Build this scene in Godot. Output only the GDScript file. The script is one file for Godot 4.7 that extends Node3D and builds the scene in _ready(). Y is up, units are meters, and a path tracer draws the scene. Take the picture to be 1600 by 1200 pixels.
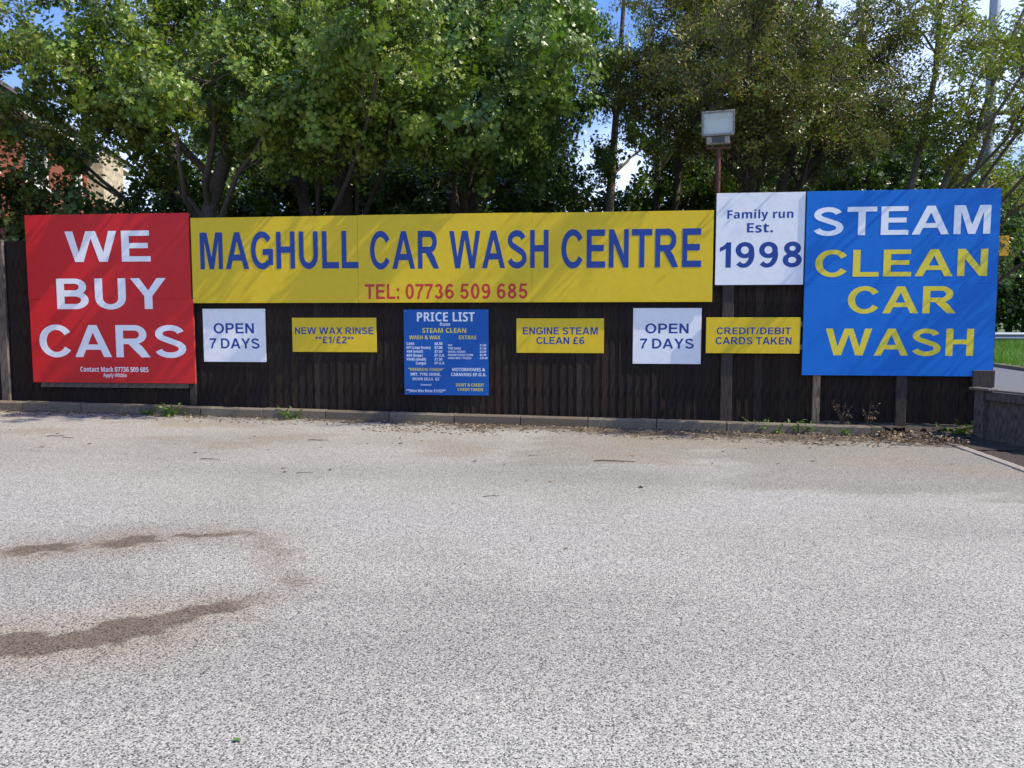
extends Node3D
# A row of car wash signs on a dark timber fence, seen across a sunny tarmac yard.

const TURN := 0.1089            # the fence is turned this much from the view's cross direction
const FENCE_AT := Vector3(0, 0, -10.75)
const SLOPE := -0.0155          # the yard falls to the right
const LOBES_LEFT := [[-7.69, 5.99, -13, 1.3], [-6.57, 5.36, -12.6, 1.2], [-8.09, 4.72, -13.2, 0.7], [-5.81, 6.19, -13, 1.3], [-4.37, 5.13, -11.6, 1.1], [-3.95, 5.99, -13, 1.2], [-6.28, 4.92, -13, 0.95], [-5.37, 6.99, -13.5, 0.9], [-7.31, 6.89, -13.5, 0.9], [-3.27, 4.6, -11.3, 0.85], [-5.23, 4.87, -13.8, 0.6], [-7.08, 4.74, -13.5, 0.6], [-7.92, 4.44, -13.6, 0.5], [-6.57, 4.62, -13.9, 0.5], [-6.08, 3.86, -14, 0.6], [-4.85, 4.65, -10.6, 0.5]]
const LOBES_MIDLEFT := [[-3.02, 5.84, -12.6, 1.2], [-2.18, 4.95, -11.3, 1.05], [-2.08, 6.29, -13, 1.3], [-2.57, 4.36, -11.4, 0.85], [-1.64, 4.42, -11.3, 0.9], [-3.65, 6.89, -13.5, 0.9], [-4.26, 4.51, -13.2, 0.5], [-1.38, 5.13, -9.6, 0.75], [-1.71, 5, -10.2, 0.5]]
const LOBES_CENTRE := [[-1, 5.62, -12.5, 1.2], [-0.36, 4.57, -11.2, 1], [0.37, 5.22, -11.6, 1.1], [0.6, 4.76, -12.4, 0.65], [-1.01, 4.27, -11.4, 0.8], [0, 4.41, -13, 0.8], [-0.43, 6.78, -13.5, 1.4], [0.97, 6.68, -13.5, 1.1], [0.55, 4.22, -13.6, 0.6], [0.41, 5.16, -10.2, 0.6]]
const LOBES_SLENDER := [[1.75, 5.19, -14, 0.6], [1.42, 4.31, -14, 0.45], [2.35, 4.52, -14.5, 0.5], [1.85, 5.9, -14, 0.8], [2.44, 3.8, -15, 0.4], [1.17, 3.76, -14.4, 0.5]]
const LOBES_PAIR := [[2.66, 5.16, -15, 0.6], [3.15, 4.69, -15, 0.7], [2.77, 5.87, -15, 0.8], [3.45, 4.13, -15.2, 0.6]]
const LOBES_HAWTHORN := [[2.16, 5.42, -12.8, 1], [2.8, 5.81, -12.5, 1.2], [3.09, 4.86, -11, 1.1], [3.94, 5.35, -11.2, 1.2], [4.5, 4.74, -11.2, 1.1], [3.58, 4.19, -11.1, 0.8], [3.02, 4.79, -12.5, 0.9], [5.5, 5.81, -12.5, 1.1], [5.17, 4.31, -12.8, 0.85], [2.66, 4.66, -13.2, 0.75], [3.94, 6.49, -13, 1], [2.58, 6.68, -13.5, 0.9], [4.7, 4.15, -13.5, 0.75], [5.88, 4.72, -12.8, 0.9], [3.74, 4.31, -14, 0.7], [2.75, 5.2, -9.6, 0.75]]
const LOBES_FEATHERY := [[6.76, 5.72, -12.8, 0.75], [7.1, 4.96, -12.6, 0.85], [7.81, 5.42, -12.8, 0.8], [8.06, 4.52, -12.8, 0.75], [6.71, 4.61, -13, 0.75], [7.69, 4.25, -13.2, 0.75], [8.65, 3.99, -13.5, 0.7], [6.43, 6.29, -13, 0.7], [7.21, 6.15, -12.9, 0.5], [8.26, 5.99, -13, 0.5], [7.26, 5, -10.2, 0.75], [7.58, 3.95, -9.8, 0.8], [7.11, 4.35, -10.4, 0.6], [7.48, 3.03, -9.9, 0.6], [8.31, 4.86, -9.8, 0.8], [6.25, 4.69, -9.1, 0.75]]
const BUSHES := [[-9.71, 3.27, -13.4, 0.8], [-8.17, 3.3, -13.2, 0.75], [-7.42, 3.14, -13.2, 0.6], [-6.69, 3.35, -14.4, 0.6], [-6.05, 3.94, -15.5, 1.1], [-4.82, 3.83, -15.2, 1.2], [-3.8, 3.95, -15.6, 1.2], [-2.61, 3.9, -15.3, 1.1], [-1.51, 4.06, -15.5, 1.3], [-0.25, 4.04, -15.4, 1.2], [0.63, 3.74, -15.4, 0.8], [1.47, 3.5, -15, 0.6], [2.63, 3.49, -15.4, 0.6], [3.53, 3.94, -15.5, 1], [4.57, 3.89, -15.2, 1], [5.83, 4.08, -15.6, 1.1], [6.79, 4.07, -15.2, 1.1], [8.1, 4.14, -15.6, 1], [9.49, 4.02, -16, 0.9]]
const TALLBUSHES := [[-5.64, 5.06, -17, 1.3], [-4.53, 5.1, -17.5, 1.4], [-3.02, 5.19, -17, 1.5], [-1.7, 5.3, -17.5, 1.5], [-0.28, 4.99, -17, 1.3], [0.7, 4.92, -17.3, 0.8], [4.39, 5.23, -17.5, 1.2], [5.5, 5.19, -17, 1.4], [7.08, 5.23, -17.5, 1.4], [8.26, 4.99, -17, 1.2]]
const FARTREES := [[-9.81, 9.33, -26, 2.2], [-5.38, 9.28, -24, 2.8], [-2.29, 9.53, -26, 2.8], [0.4, 10.19, -25, 2.4], [6.4, 10, -25, 2.4], [9.39, 9.53, -26, 2.8]]
const HEDGE := [[25.25, 3.93, -44, 3.2], [26.8, 4.84, -42, 3], [28.21, 4.1, -41, 3.2], [28.47, 7.76, -46, 3.4], [31.51, 7.63, -45, 3.2], [26.3, 2.4, -40, 2.2], [24.6, 2.43, -41, 2.2]]
# sign, words, left, right, bottom, top (metres along the fence and above datum), colour
const WORDS := [
	["red", "WE", -6.514, -5.205, 2.265, 2.704, "w"],
	["red", "BUY", -6.679, -4.989, 1.585, 2.027, "w"],
	["red", "CARS", -6.989, -4.713, 0.887, 1.353, "w"],
	["red", "Contact Mark 07736 509 685", -6.363, -5.306, 0.672, 0.742, "w"],
	["red", "Apply Within", -6.006, -5.647, 0.597, 0.649, "w"],
	["yel", "MAGHULL", -4.459, -2.141, 2.147, 2.663, "b"],
	["yel", "CAR", -1.976, -1, 2.133, 2.65, "b"],
	["yel", "WASH", -0.857, 0.507, 2.133, 2.643, "b"],
	["yel", "CENTRE", 0.68, 2.537, 2.129, 2.638, "b"],
	["yel", "TEL: 07736 509 685", -2.058, 0.221, 1.718, 1.925, "r"],
	["wh", "Family run", 2.863, 3.705, 2.757, 2.865, "b"],
	["wh", "Est.", 3.118, 3.453, 2.575, 2.696, "b"],
	["wh", "1998", 2.755, 3.828, 2.117, 2.45, "b"],
	["blue", "STEAM", 3.953, 6.13, 2.521, 2.883, "w"],
	["blue", "CLEAN", 3.994, 6.118, 1.989, 2.333, "y"],
	["blue", "CAR", 4.42, 5.759, 1.514, 1.861, "y"],
	["blue", "WASH", 4.155, 5.995, 0.965, 1.315, "y"],
	["o1", "OPEN", -4.321, -3.714, 1.235, 1.381, "b"],
	["o1", "7 DAYS", -4.386, -3.634, 1.018, 1.165, "b"],
	["wax", "NEW WAX RINSE", -3.106, -1.956, 1.228, 1.324, "b"],
	["wax", "**£1/£2**", -2.807, -2.245, 1.097, 1.196, "b"],
	["eng", "ENGINE STEAM", 0.154, 1.18, 1.23, 1.327, "b"],
	["eng", "CLEAN £6", 0.34, 0.999, 1.099, 1.195, "b"],
	["o2", "OPEN", 1.818, 2.397, 1.247, 1.38, "b"],
	["o2", "7 DAYS", 1.752, 2.469, 1.042, 1.177, "b"],
	["cr", "CREDIT/DEBIT", 2.756, 3.717, 1.24, 1.329, "b"],
	["cr", "CARDS TAKEN", 2.744, 3.726, 1.105, 1.201, "b"],
	["price", "PRICE LIST", -1.332, -0.516, 1.408, 1.534, "w"],
	["price", "from", -1.01, -0.865, 1.344, 1.392, "w"],
	["price", "STEAM CLEAN", -1.256, -0.637, 1.25, 1.315, "y"],
	["price", "WASH & WAX", -1.444, -1.003, 1.159, 1.211, "y"],
	["price", "EXTRAS", -0.74, -0.495, 1.16, 1.212, "y"],
	["price", "CARS", -1.484, -1.373, 1.078, 1.115, "w"],
	["price", "£6.50", -1.084, -0.974, 1.079, 1.117, "w"],
	["price", "MPV (Large Estates)", -1.485, -1.142, 1.024, 1.061, "w"],
	["price", "£7.00", -1.085, -0.974, 1.025, 1.062, "w"],
	["price", "4X4 (small)", -1.485, -1.25, 0.97, 1.006, "w"],
	["price", "£7.50", -1.085, -0.975, 0.971, 1.007, "w"],
	["price", "4X4 (large)", -1.486, -1.256, 0.915, 0.952, "w"],
	["price", "£P.O.A.", -1.086, -0.94, 0.917, 0.954, "w"],
	["price", "VANS (small)", -1.486, -1.21, 0.86, 0.897, "w"],
	["price", "£7.50", -1.086, -0.976, 0.862, 0.899, "w"],
	["price", "(Large)", -1.354, -1.208, 0.806, 0.843, "w"],
	["price", "£P.O.A.", -1.087, -0.941, 0.808, 0.845, "w"],
	["price", "DRY", -0.894, -0.833, 1.062, 1.09, "w"],
	["price", "£1.00", -0.445, -0.356, 1.063, 1.091, "w"],
	["price", "TYRE SHINE", -0.895, -0.712, 1.017, 1.046, "w"],
	["price", "£1.00", -0.445, -0.356, 1.019, 1.047, "w"],
	["price", "WHEEL ARCHES", -0.895, -0.647, 0.972, 1, "w"],
	["price", "£3.00", -0.445, -0.356, 0.974, 1.002, "w"],
	["price", "ENGINE STEAM CLEAN", -0.895, -0.543, 0.927, 0.956, "w"],
	["price", "£6.00", -0.445, -0.356, 0.929, 0.957, "w"],
	["price", "HAND WAX / POLISH", -0.895, -0.57, 0.883, 0.911, "w"],
	["price", "£20.00", -0.446, -0.339, 0.885, 0.913, "w"],
	["price", "\"PREMIUM FINISH\"", -1.464, -0.957, 0.714, 0.756, "y"],
	["price", "DRY, TYRE SHINE,", -1.429, -1, 0.648, 0.688, "w"],
	["price", "DOOR SILLS  £2", -1.401, -1.025, 0.583, 0.621, "w"],
	["price", "(Seasonal)", -1.288, -1.133, 0.51, 0.534, "w"],
	["price", "**(New Wax Rinse £1/£2)**", -1.5, -0.929, 0.416, 0.455, "w"],
	["price", "MOTORHOMES &", -0.836, -0.372, 0.716, 0.76, "w"],
	["price", "CARAVANS £P.O.A.", -0.853, -0.357, 0.646, 0.69, "w"],
	["price", "DEBIT & CREDIT", -0.783, -0.389, 0.502, 0.544, "y"],
	["price", "CARDS TAKEN", -0.762, -0.406, 0.439, 0.478, "y"],
]

var fence_frame: Transform3D
var rng := RandomNumberGenerator.new()
var mats := {}
var taken := {}

# ---------------------------------------------------------------- mesh builder
class Shape:
	var v := PackedVector3Array()
	var n := PackedVector3Array()
	var c := PackedColorArray()
	var t := PackedVector2Array()
	var i := PackedInt32Array()
	var tint := Color.WHITE
	func tri(a: Vector3, b: Vector3, d: Vector3):          # counter-clockwise from outside
		var m := (b - a).cross(d - a).normalized()
		var k := v.size()
		v.append_array([a, b, d]); n.append_array([m, m, m]); c.append_array([tint, tint, tint])
		t.append_array([Vector2.ZERO, Vector2.RIGHT, Vector2.ONE])
		i.append_array([k, k + 2, k + 1])
	func quad(a: Vector3, b: Vector3, d: Vector3, e: Vector3):
		var m := (b - a).cross(e - a).normalized()
		var k := v.size()
		v.append_array([a, b, d, e]); n.append_array([m, m, m, m]); c.append_array([tint, tint, tint, tint])
		t.append_array([Vector2(0, 0), Vector2(1, 0), Vector2(1, 1), Vector2(0, 1)])
		i.append_array([k, k + 2, k + 1, k, k + 3, k + 2])
	func box(lo: Vector3, hi: Vector3):
		var p := []
		for q in 8:
			p.append(Vector3(hi.x if q & 1 else lo.x, hi.y if q & 2 else lo.y, hi.z if q & 4 else lo.z))
		quad(p[4], p[5], p[7], p[6]); quad(p[1], p[0], p[2], p[3])
		quad(p[0], p[4], p[6], p[2]); quad(p[5], p[1], p[3], p[7])
		quad(p[6], p[7], p[3], p[2]); quad(p[0], p[1], p[5], p[4])
	func bevel_box(lo: Vector3, hi: Vector3, b: float):
		# box with its twelve edges chamfered
		var x := [lo.x, lo.x + b, hi.x - b, hi.x]
		var y := [lo.y, lo.y + b, hi.y - b, hi.y]
		var z := [lo.z, lo.z + b, hi.z - b, hi.z]
		quad(Vector3(x[1], y[1], z[3]), Vector3(x[2], y[1], z[3]), Vector3(x[2], y[2], z[3]), Vector3(x[1], y[2], z[3]))
		quad(Vector3(x[2], y[1], z[0]), Vector3(x[1], y[1], z[0]), Vector3(x[1], y[2], z[0]), Vector3(x[2], y[2], z[0]))
		quad(Vector3(x[3], y[1], z[2]), Vector3(x[3], y[1], z[1]), Vector3(x[3], y[2], z[1]), Vector3(x[3], y[2], z[2]))
		quad(Vector3(x[0], y[1], z[1]), Vector3(x[0], y[1], z[2]), Vector3(x[0], y[2], z[2]), Vector3(x[0], y[2], z[1]))
		quad(Vector3(x[1], y[3], z[2]), Vector3(x[2], y[3], z[2]), Vector3(x[2], y[3], z[1]), Vector3(x[1], y[3], z[1]))
		quad(Vector3(x[1], y[0], z[1]), Vector3(x[2], y[0], z[1]), Vector3(x[2], y[0], z[2]), Vector3(x[1], y[0], z[2]))
		for s in [0, 1]:
			for r in [0, 1]:
				var ya: float = y[3] if s else y[0]; var yb: float = y[2] if s else y[1]
				var za: float = z[3] if r else z[0]; var zb: float = z[2] if r else z[1]
				var f1 := [Vector3(x[1], yb, za), Vector3(x[2], yb, za), Vector3(x[2], ya, zb), Vector3(x[1], ya, zb)]
				if (s == 1) != (r == 1): f1.reverse()
				quad(f1[0], f1[1], f1[2], f1[3])
				var xa: float = x[3] if s else x[0]; var xb: float = x[2] if s else x[1]
				var f2 := [Vector3(xb, y[1], za), Vector3(xa, y[1], zb), Vector3(xa, y[2], zb), Vector3(xb, y[2], za)]
				if (s == 1) != (r == 1): f2.reverse()
				quad(f2[0], f2[1], f2[2], f2[3])
				var yc: float = y[3] if r else y[0]; var yd: float = y[2] if r else y[1]
				var f3 := [Vector3(xa, yd, z[2]), Vector3(xa, yd, z[1]), Vector3(xb, yc, z[1]), Vector3(xb, yc, z[2])]
				if (s == 1) != (r == 1): f3.reverse()
				quad(f3[0], f3[1], f3[2], f3[3])
				for w in [0, 1]:
					var zc: float = z[3] if w else z[0]; var zd: float = z[2] if w else z[1]
					var g := [Vector3(xa, yd, zd), Vector3(xb, yc, zd), Vector3(xb, yd, zc)]
					if ((s + r + w) % 2) == 0: g.reverse()
					tri(g[0], g[1], g[2])
	func prism(poly: PackedVector2Array, a: float, b: float, axis := 1):
		# extrude a polygon (given in the two other axes) from a to b
		var at := func(p: Vector2, h: float) -> Vector3:
			return Vector3(p.x, h, p.y) if axis == 1 else (Vector3(h, p.y, p.x) if axis == 0 else Vector3(p.x, p.y, h))
		var m := poly.size()
		for k in m:
			var p := poly[k]; var q := poly[(k + 1) % m]
			quad(at.call(p, a), at.call(q, a), at.call(q, b), at.call(p, b))
		for k in range(1, m - 1):
			tri(at.call(poly[0], b), at.call(poly[k], b), at.call(poly[k + 1], b))
			tri(at.call(poly[0], a), at.call(poly[k + 1], a), at.call(poly[k], a))
	func tube(points: PackedVector3Array, r0: float, r1: float, sides := 6, wobble := 0.0, seed_at := 0):
		var m := points.size()
		var first := v.size()
		var side := Vector3.RIGHT
		for k in m:
			var along: Vector3 = (points[mini(k + 1, m - 1)] - points[maxi(k - 1, 0)]).normalized()
			side = (side - along * side.dot(along))
			if side.length() < 0.05: side = along.cross(Vector3.FORWARD) if absf(along.z) < 0.9 else along.cross(Vector3.UP)
			side = side.normalized()
			var up := along.cross(side)
			var r := lerpf(r0, r1, float(k) / (m - 1))
			for s in sides:
				var a := TAU * s / sides
				var d := side * cos(a) + up * sin(a)
				var rr := r * (1.0 + wobble * sin(float(k * 7 + s * 13 + seed_at) * 1.7))
				v.append(points[k] + d * rr); n.append(d); c.append(tint)
				t.append(Vector2(float(s) / sides, float(k)))
		for k in m - 1:
			for s in sides:
				var p := first + k * sides + s; var q := first + k * sides + (s + 1) % sides
				i.append_array([p, p + sides, q, q, p + sides, q + sides])
	func lathe(profile: PackedVector2Array, sides := 16):   # (radius, height) about y
		var first := v.size(); var m := profile.size()
		for k in m:
			var d: Vector2 = profile[mini(k + 1, m - 1)] - profile[maxi(k - 1, 0)]
			var nn := Vector2(d.y, -d.x).normalized()
			for s in sides:
				var a := TAU * s / sides
				v.append(Vector3(cos(a) * profile[k].x, profile[k].y, sin(a) * profile[k].x))
				n.append(Vector3(cos(a) * nn.x, nn.y, sin(a) * nn.x)); c.append(tint); t.append(Vector2(float(s) / sides, float(k)))
		for k in m - 1:
			for s in sides:
				var p := first + k * sides + s; var q := first + k * sides + (s + 1) % sides
				i.append_array([p, q, p + sides, q, q + sides, p + sides])
	func mesh() -> ArrayMesh:
		var a := []
		a.resize(Mesh.ARRAY_MAX)
		a[Mesh.ARRAY_VERTEX] = v; a[Mesh.ARRAY_NORMAL] = n; a[Mesh.ARRAY_COLOR] = c; a[Mesh.ARRAY_TEX_UV] = t; a[Mesh.ARRAY_INDEX] = i
		var m := ArrayMesh.new()
		m.add_surface_from_arrays(Mesh.PRIMITIVE_TRIANGLES, a)
		return m

# ---------------------------------------------------------------- naming
func numbered(called: String) -> String:
	if not taken.has(called):
		taken[called] = 0
		return called
	taken[called] += 1
	return "%s_%03d" % [called, taken[called]]

func tag(o: Node, label: String, category: String, group := "", kind := ""):
	if label: o.set_meta("label", label)
	if category: o.set_meta("category", category)
	if group: o.set_meta("group", group)
	if kind: o.set_meta("kind", kind)

func thing(called: String, label: String, category: String, at: Transform3D, group := "") -> Node3D:
	var o := Node3D.new()
	o.name = numbered(called)
	o.transform = at
	add_child(o)
	tag(o, label, category, group)
	return o

func part(called: String, m: Mesh, mat: Material, parent: Node, at := Transform3D()) -> MeshInstance3D:
	var o := MeshInstance3D.new()
	o.name = numbered(called) if parent == self else called
	o.mesh = m
	o.material_override = mat
	o.transform = at
	parent.add_child(o, true)
	return o

func structure(called: String, m: Mesh, mat: Material) -> MeshInstance3D:
	var o := part(called, m, mat, self)
	o.set_meta("kind", "structure")
	return o

func on_fence(u: float, y: float, n: float) -> Transform3D:
	return fence_frame * Transform3D(Basis(), Vector3(u, y, n))

func ground_y(x: float) -> float:
	return SLOPE * clampf(x, -14.0, 9.0)

# ---------------------------------------------------------------- materials
func noise(freq: float, kind := FastNoiseLite.TYPE_SIMPLEX_SMOOTH, octaves := 4, seed_at := 1) -> FastNoiseLite:
	var f := FastNoiseLite.new()
	f.noise_type = kind; f.frequency = freq; f.seed = seed_at
	f.fractal_type = FastNoiseLite.FRACTAL_FBM if octaves > 1 else FastNoiseLite.FRACTAL_NONE
	f.fractal_octaves = octaves
	return f

func ramp(stops: Array) -> Gradient:
	var g := Gradient.new()
	var o := PackedFloat32Array(); var c := PackedColorArray()
	for s in stops:
		o.append(s[0]); c.append(Color(s[1], s[1], s[1]) if s[1] is float else s[1])
	g.offsets = o; g.colors = c
	return g

func noise_tex(f: FastNoiseLite, size: int, stops = null, normal := false, strength := 4.0) -> NoiseTexture2D:
	var t := NoiseTexture2D.new()
	t.width = size; t.height = size; t.seamless = true; t.noise = f
	if stops: t.color_ramp = ramp(stops)
	if normal:
		t.as_normal_map = true; t.bump_strength = strength
	return t

func lin(r: float, g: float, b: float) -> Color:
	return Color(r, g, b).linear_to_srgb()

func plain(called: String, c: Color, rough := 0.6, metal := 0.0) -> StandardMaterial3D:
	var m := StandardMaterial3D.new()
	m.resource_name = called
	m.albedo_color = c; m.roughness = rough; m.metallic = metal
	mats[called] = m
	return m

func surfaced(called: String, c: Color, rough: float, tex: Texture2D, scale: Vector3, bump := 0.0, world := true, bump_tex: Texture2D = null) -> StandardMaterial3D:
	var m := plain(called, c, rough)
	m.albedo_texture = tex
	m.uv1_triplanar = true; m.uv1_world_triplanar = world
	m.uv1_scale = scale
	if bump > 0.0:
		m.heightmap_enabled = true; m.heightmap_texture = bump_tex if bump_tex else tex; m.heightmap_scale = bump
	return m

func leafy(called: String, rough := 0.36, glow := Color(0.75, 0.85, 0.35)) -> StandardMaterial3D:
	var m := plain(called, Color.WHITE, rough)
	m.vertex_color_use_as_albedo = true
	m.backlight_enabled = true; m.backlight = glow
	m.metallic_specular = 0.45
	m.cull_mode = BaseMaterial3D.CULL_DISABLED
	return m

func make_materials():
	var grain := noise_tex(noise(0.012, FastNoiseLite.TYPE_SIMPLEX_SMOOTH, 5, 3), 512, [[0.0, 0.35], [0.45, 0.8], [0.6, 1.0], [1.0, 0.55]])
	var soft := noise_tex(noise(0.01, FastNoiseLite.TYPE_SIMPLEX_SMOOTH, 5, 9), 512, [[0.0, 0.62], [1.0, 1.0]])
	var tones := [[0.052, 0.036, 0.029], [0.044, 0.032, 0.028], [0.062, 0.042, 0.032], [0.048, 0.037, 0.033], [0.074, 0.056, 0.046]]
	for k in 5:
		surfaced("stained_board_%d" % k, lin(tones[k][0] * 0.74, tones[k][1] * 0.70, tones[k][2] * 0.68), 0.8, grain, Vector3(9 + k, 0.55, 9 + k), 0.12).metallic_specular = 0.25
	surfaced("weathered_timber", lin(0.17, 0.14, 0.115), 0.85, grain, Vector3(7, 0.6, 7), 0.15)
	surfaced("dark_post", lin(0.055, 0.040, 0.031), 0.8, grain, Vector3(7, 0.5, 7), 0.15)
	surfaced("pale_post", lin(0.34, 0.23, 0.13), 0.8, grain, Vector3(7, 0.5, 7), 0.12)
	surfaced("low_fence_timber", lin(0.125, 0.10, 0.082), 0.85, grain, Vector3(5, 0.9, 5), 0.15)
	surfaced("edge_board", lin(0.42, 0.25, 0.12), 0.8, soft, Vector3(3, 3, 3))
	var crease := noise_tex(noise(0.006, FastNoiseLite.TYPE_SIMPLEX_SMOOTH, 3, 21), 512)
	var vinyl := noise_tex(noise(0.02, FastNoiseLite.TYPE_SIMPLEX_SMOOTH, 5, 27), 512, [[0.0, 0.96], [0.5, 0.99], [1.0, 1.0]])
	var inks := {"red_vinyl": [0.60, 0.014, 0.016], "yellow_vinyl": [0.72, 0.50, 0.015], "white_vinyl": [0.82, 0.825, 0.83], "blue_vinyl": [0.0, 0.15, 0.56], "deep_blue_vinyl": [0.0, 0.095, 0.39]}
	for k in inks:
		var m := surfaced(k, lin(inks[k][0], inks[k][1], inks[k][2]), 0.42, vinyl, Vector3(0.9, 0.9, 0.9), 0.15, true, crease)
		m.metallic_specular = 0.4
	var letters := {"w": [0.83, 0.835, 0.84], "b": [0.0, 0.036, 0.24], "y": [0.74, 0.60, 0.03], "r": [0.52, 0.02, 0.015]}
	for k in letters:
		plain("ink_" + k, lin(letters[k][0], letters[k][1], letters[k][2]), 0.42)
	# tarmac: pale stones in a darker binder
	var stones := noise(0.16, FastNoiseLite.TYPE_CELLULAR, 1, 5)
	stones.cellular_return_type = FastNoiseLite.RETURN_CELL_VALUE
	stones.cellular_jitter = 1.0
	var speck := noise_tex(stones, 2048, [[0.0, Color(0.30, 0.30, 0.30)], [0.15, Color(0.48, 0.48, 0.475)], [0.3, Color(0.70, 0.695, 0.68)], [0.65, Color(0.79, 0.785, 0.77)], [1.0, Color(0.96, 0.95, 0.93)]])
	speck.seamless = false
	var lumps := noise(0.16, FastNoiseLite.TYPE_CELLULAR, 1, 5)
	lumps.cellular_return_type = FastNoiseLite.RETURN_DISTANCE
	var tarmac := plain("tarmac", lin(0.555, 0.542, 0.495), 0.9)
	tarmac.albedo_texture = speck
	tarmac.vertex_color_use_as_albedo = true
	var relief := noise_tex(lumps, 2048, [[0.0, 1.0], [1.0, 0.0]])
	relief.seamless = false
	tarmac.heightmap_enabled = true; tarmac.heightmap_texture = relief; tarmac.heightmap_scale = 0.2
	tarmac.uv1_scale = Vector3(1, 1, 1)
	var concrete := noise_tex(noise(0.03, FastNoiseLite.TYPE_SIMPLEX_SMOOTH, 5, 31), 512, [[0.0, 0.65], [0.5, 0.88], [1.0, 1.0]])
	surfaced("kerb_concrete", lin(0.22, 0.18, 0.125), 0.9, concrete, Vector3(1.6, 1.6, 1.6), 0.3)
	surfaced("kerb_concrete_stained", lin(0.17, 0.135, 0.09), 0.9, concrete, Vector3(2.1, 2.1, 2.1), 0.3)
	surfaced("edging_concrete", lin(0.36, 0.32, 0.26), 0.9, concrete, Vector3(1.6, 1.6, 1.6), 0.3)
	surfaced("soil", lin(0.075, 0.055, 0.04), 0.95, noise_tex(noise(0.05, FastNoiseLite.TYPE_SIMPLEX_SMOOTH, 5, 41), 512, [[0.0, 0.35], [0.5, 0.8], [1.0, 1.0]]), Vector3(1.2, 1.2, 1.2), 2.0)
	surfaced("asphalt", lin(0.15, 0.15, 0.155), 0.85, noise_tex(noise(0.2, FastNoiseLite.TYPE_SIMPLEX, 3, 43), 512, [[0.0, 0.7], [1.0, 1.0]]), Vector3(0.7, 0.7, 0.7))
	plain("road_paint", lin(0.75, 0.75, 0.72), 0.7)
	surfaced("meadow", lin(0.11, 0.17, 0.035), 0.95, soft, Vector3(0.35, 0.35, 0.35))
	var bark := noise_tex(noise(0.02, FastNoiseLite.TYPE_SIMPLEX_SMOOTH, 5, 51), 512, [[0.0, 0.4], [0.5, 0.8], [1.0, 1.0]])
	surfaced("bark_brown", lin(0.13, 0.10, 0.075), 0.9, bark, Vector3(4, 1.0, 4), 0.6)
	surfaced("bark_grey", lin(0.20, 0.165, 0.125), 0.9, bark, Vector3(4, 1.0, 4), 0.6)
	surfaced("bark_pale", lin(0.27, 0.215, 0.15), 0.9, bark, Vector3(4, 1.0, 4), 0.5)
	leafy("leaf_broad"); leafy("leaf_fine"); leafy("leaf_feathery"); leafy("leaf_ivy", 0.35); leafy("leaf_weed")
	leafy("leaf_dead", 0.9, Color(0.2, 0.15, 0.1))
	plain("galvanised", lin(0.36, 0.38, 0.40), 0.5, 0.35)
	surfaced("rusty_red", lin(0.16, 0.045, 0.04), 0.7, soft, Vector3(3, 3, 3))
	surfaced("lamp_housing", lin(0.42, 0.40, 0.35), 0.6, soft, Vector3(2, 2, 2))
	plain("lamp_label", lin(0.07, 0.065, 0.075), 0.6)
	plain("lamp_reflector", lin(0.50, 0.52, 0.50), 0.4, 0.2)
	var g := plain("lamp_glass", Color(0.85, 0.9, 0.88, 0.22), 0.08)
	g.transparency = BaseMaterial3D.TRANSPARENCY_ALPHA
	plain("sign_amber", lin(0.85, 0.42, 0.0), 0.45)
	plain("sign_black", lin(0.012, 0.012, 0.012), 0.5)
	surfaced("house_brick", lin(0.42, 0.12, 0.075), 0.9, noise_tex(noise(0.09, FastNoiseLite.TYPE_CELLULAR, 2, 61), 512, [[0.0, 0.55], [1.0, 1.0]]), Vector3(0.7, 2.0, 0.7))
	surfaced("house_render", lin(0.72, 0.62, 0.45), 0.9, soft, Vector3(1, 1, 1))
	surfaced("roof_tile", lin(0.10, 0.06, 0.05), 0.85, soft, Vector3(2, 2, 2))
	plain("white_upvc", lin(0.78, 0.78, 0.77), 0.4)
	plain("window_glass", lin(0.03, 0.045, 0.05), 0.06)
	surfaced("rubble", lin(0.12, 0.10, 0.085), 0.95, concrete, Vector3(3, 3, 3), 0.5)
	surfaced("twig_wood", lin(0.115, 0.085, 0.06), 0.9, bark, Vector3(8, 8, 8))
	surfaced("bare_stick", lin(0.42, 0.30, 0.20), 0.85, soft, Vector3(4, 4, 4))

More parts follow.
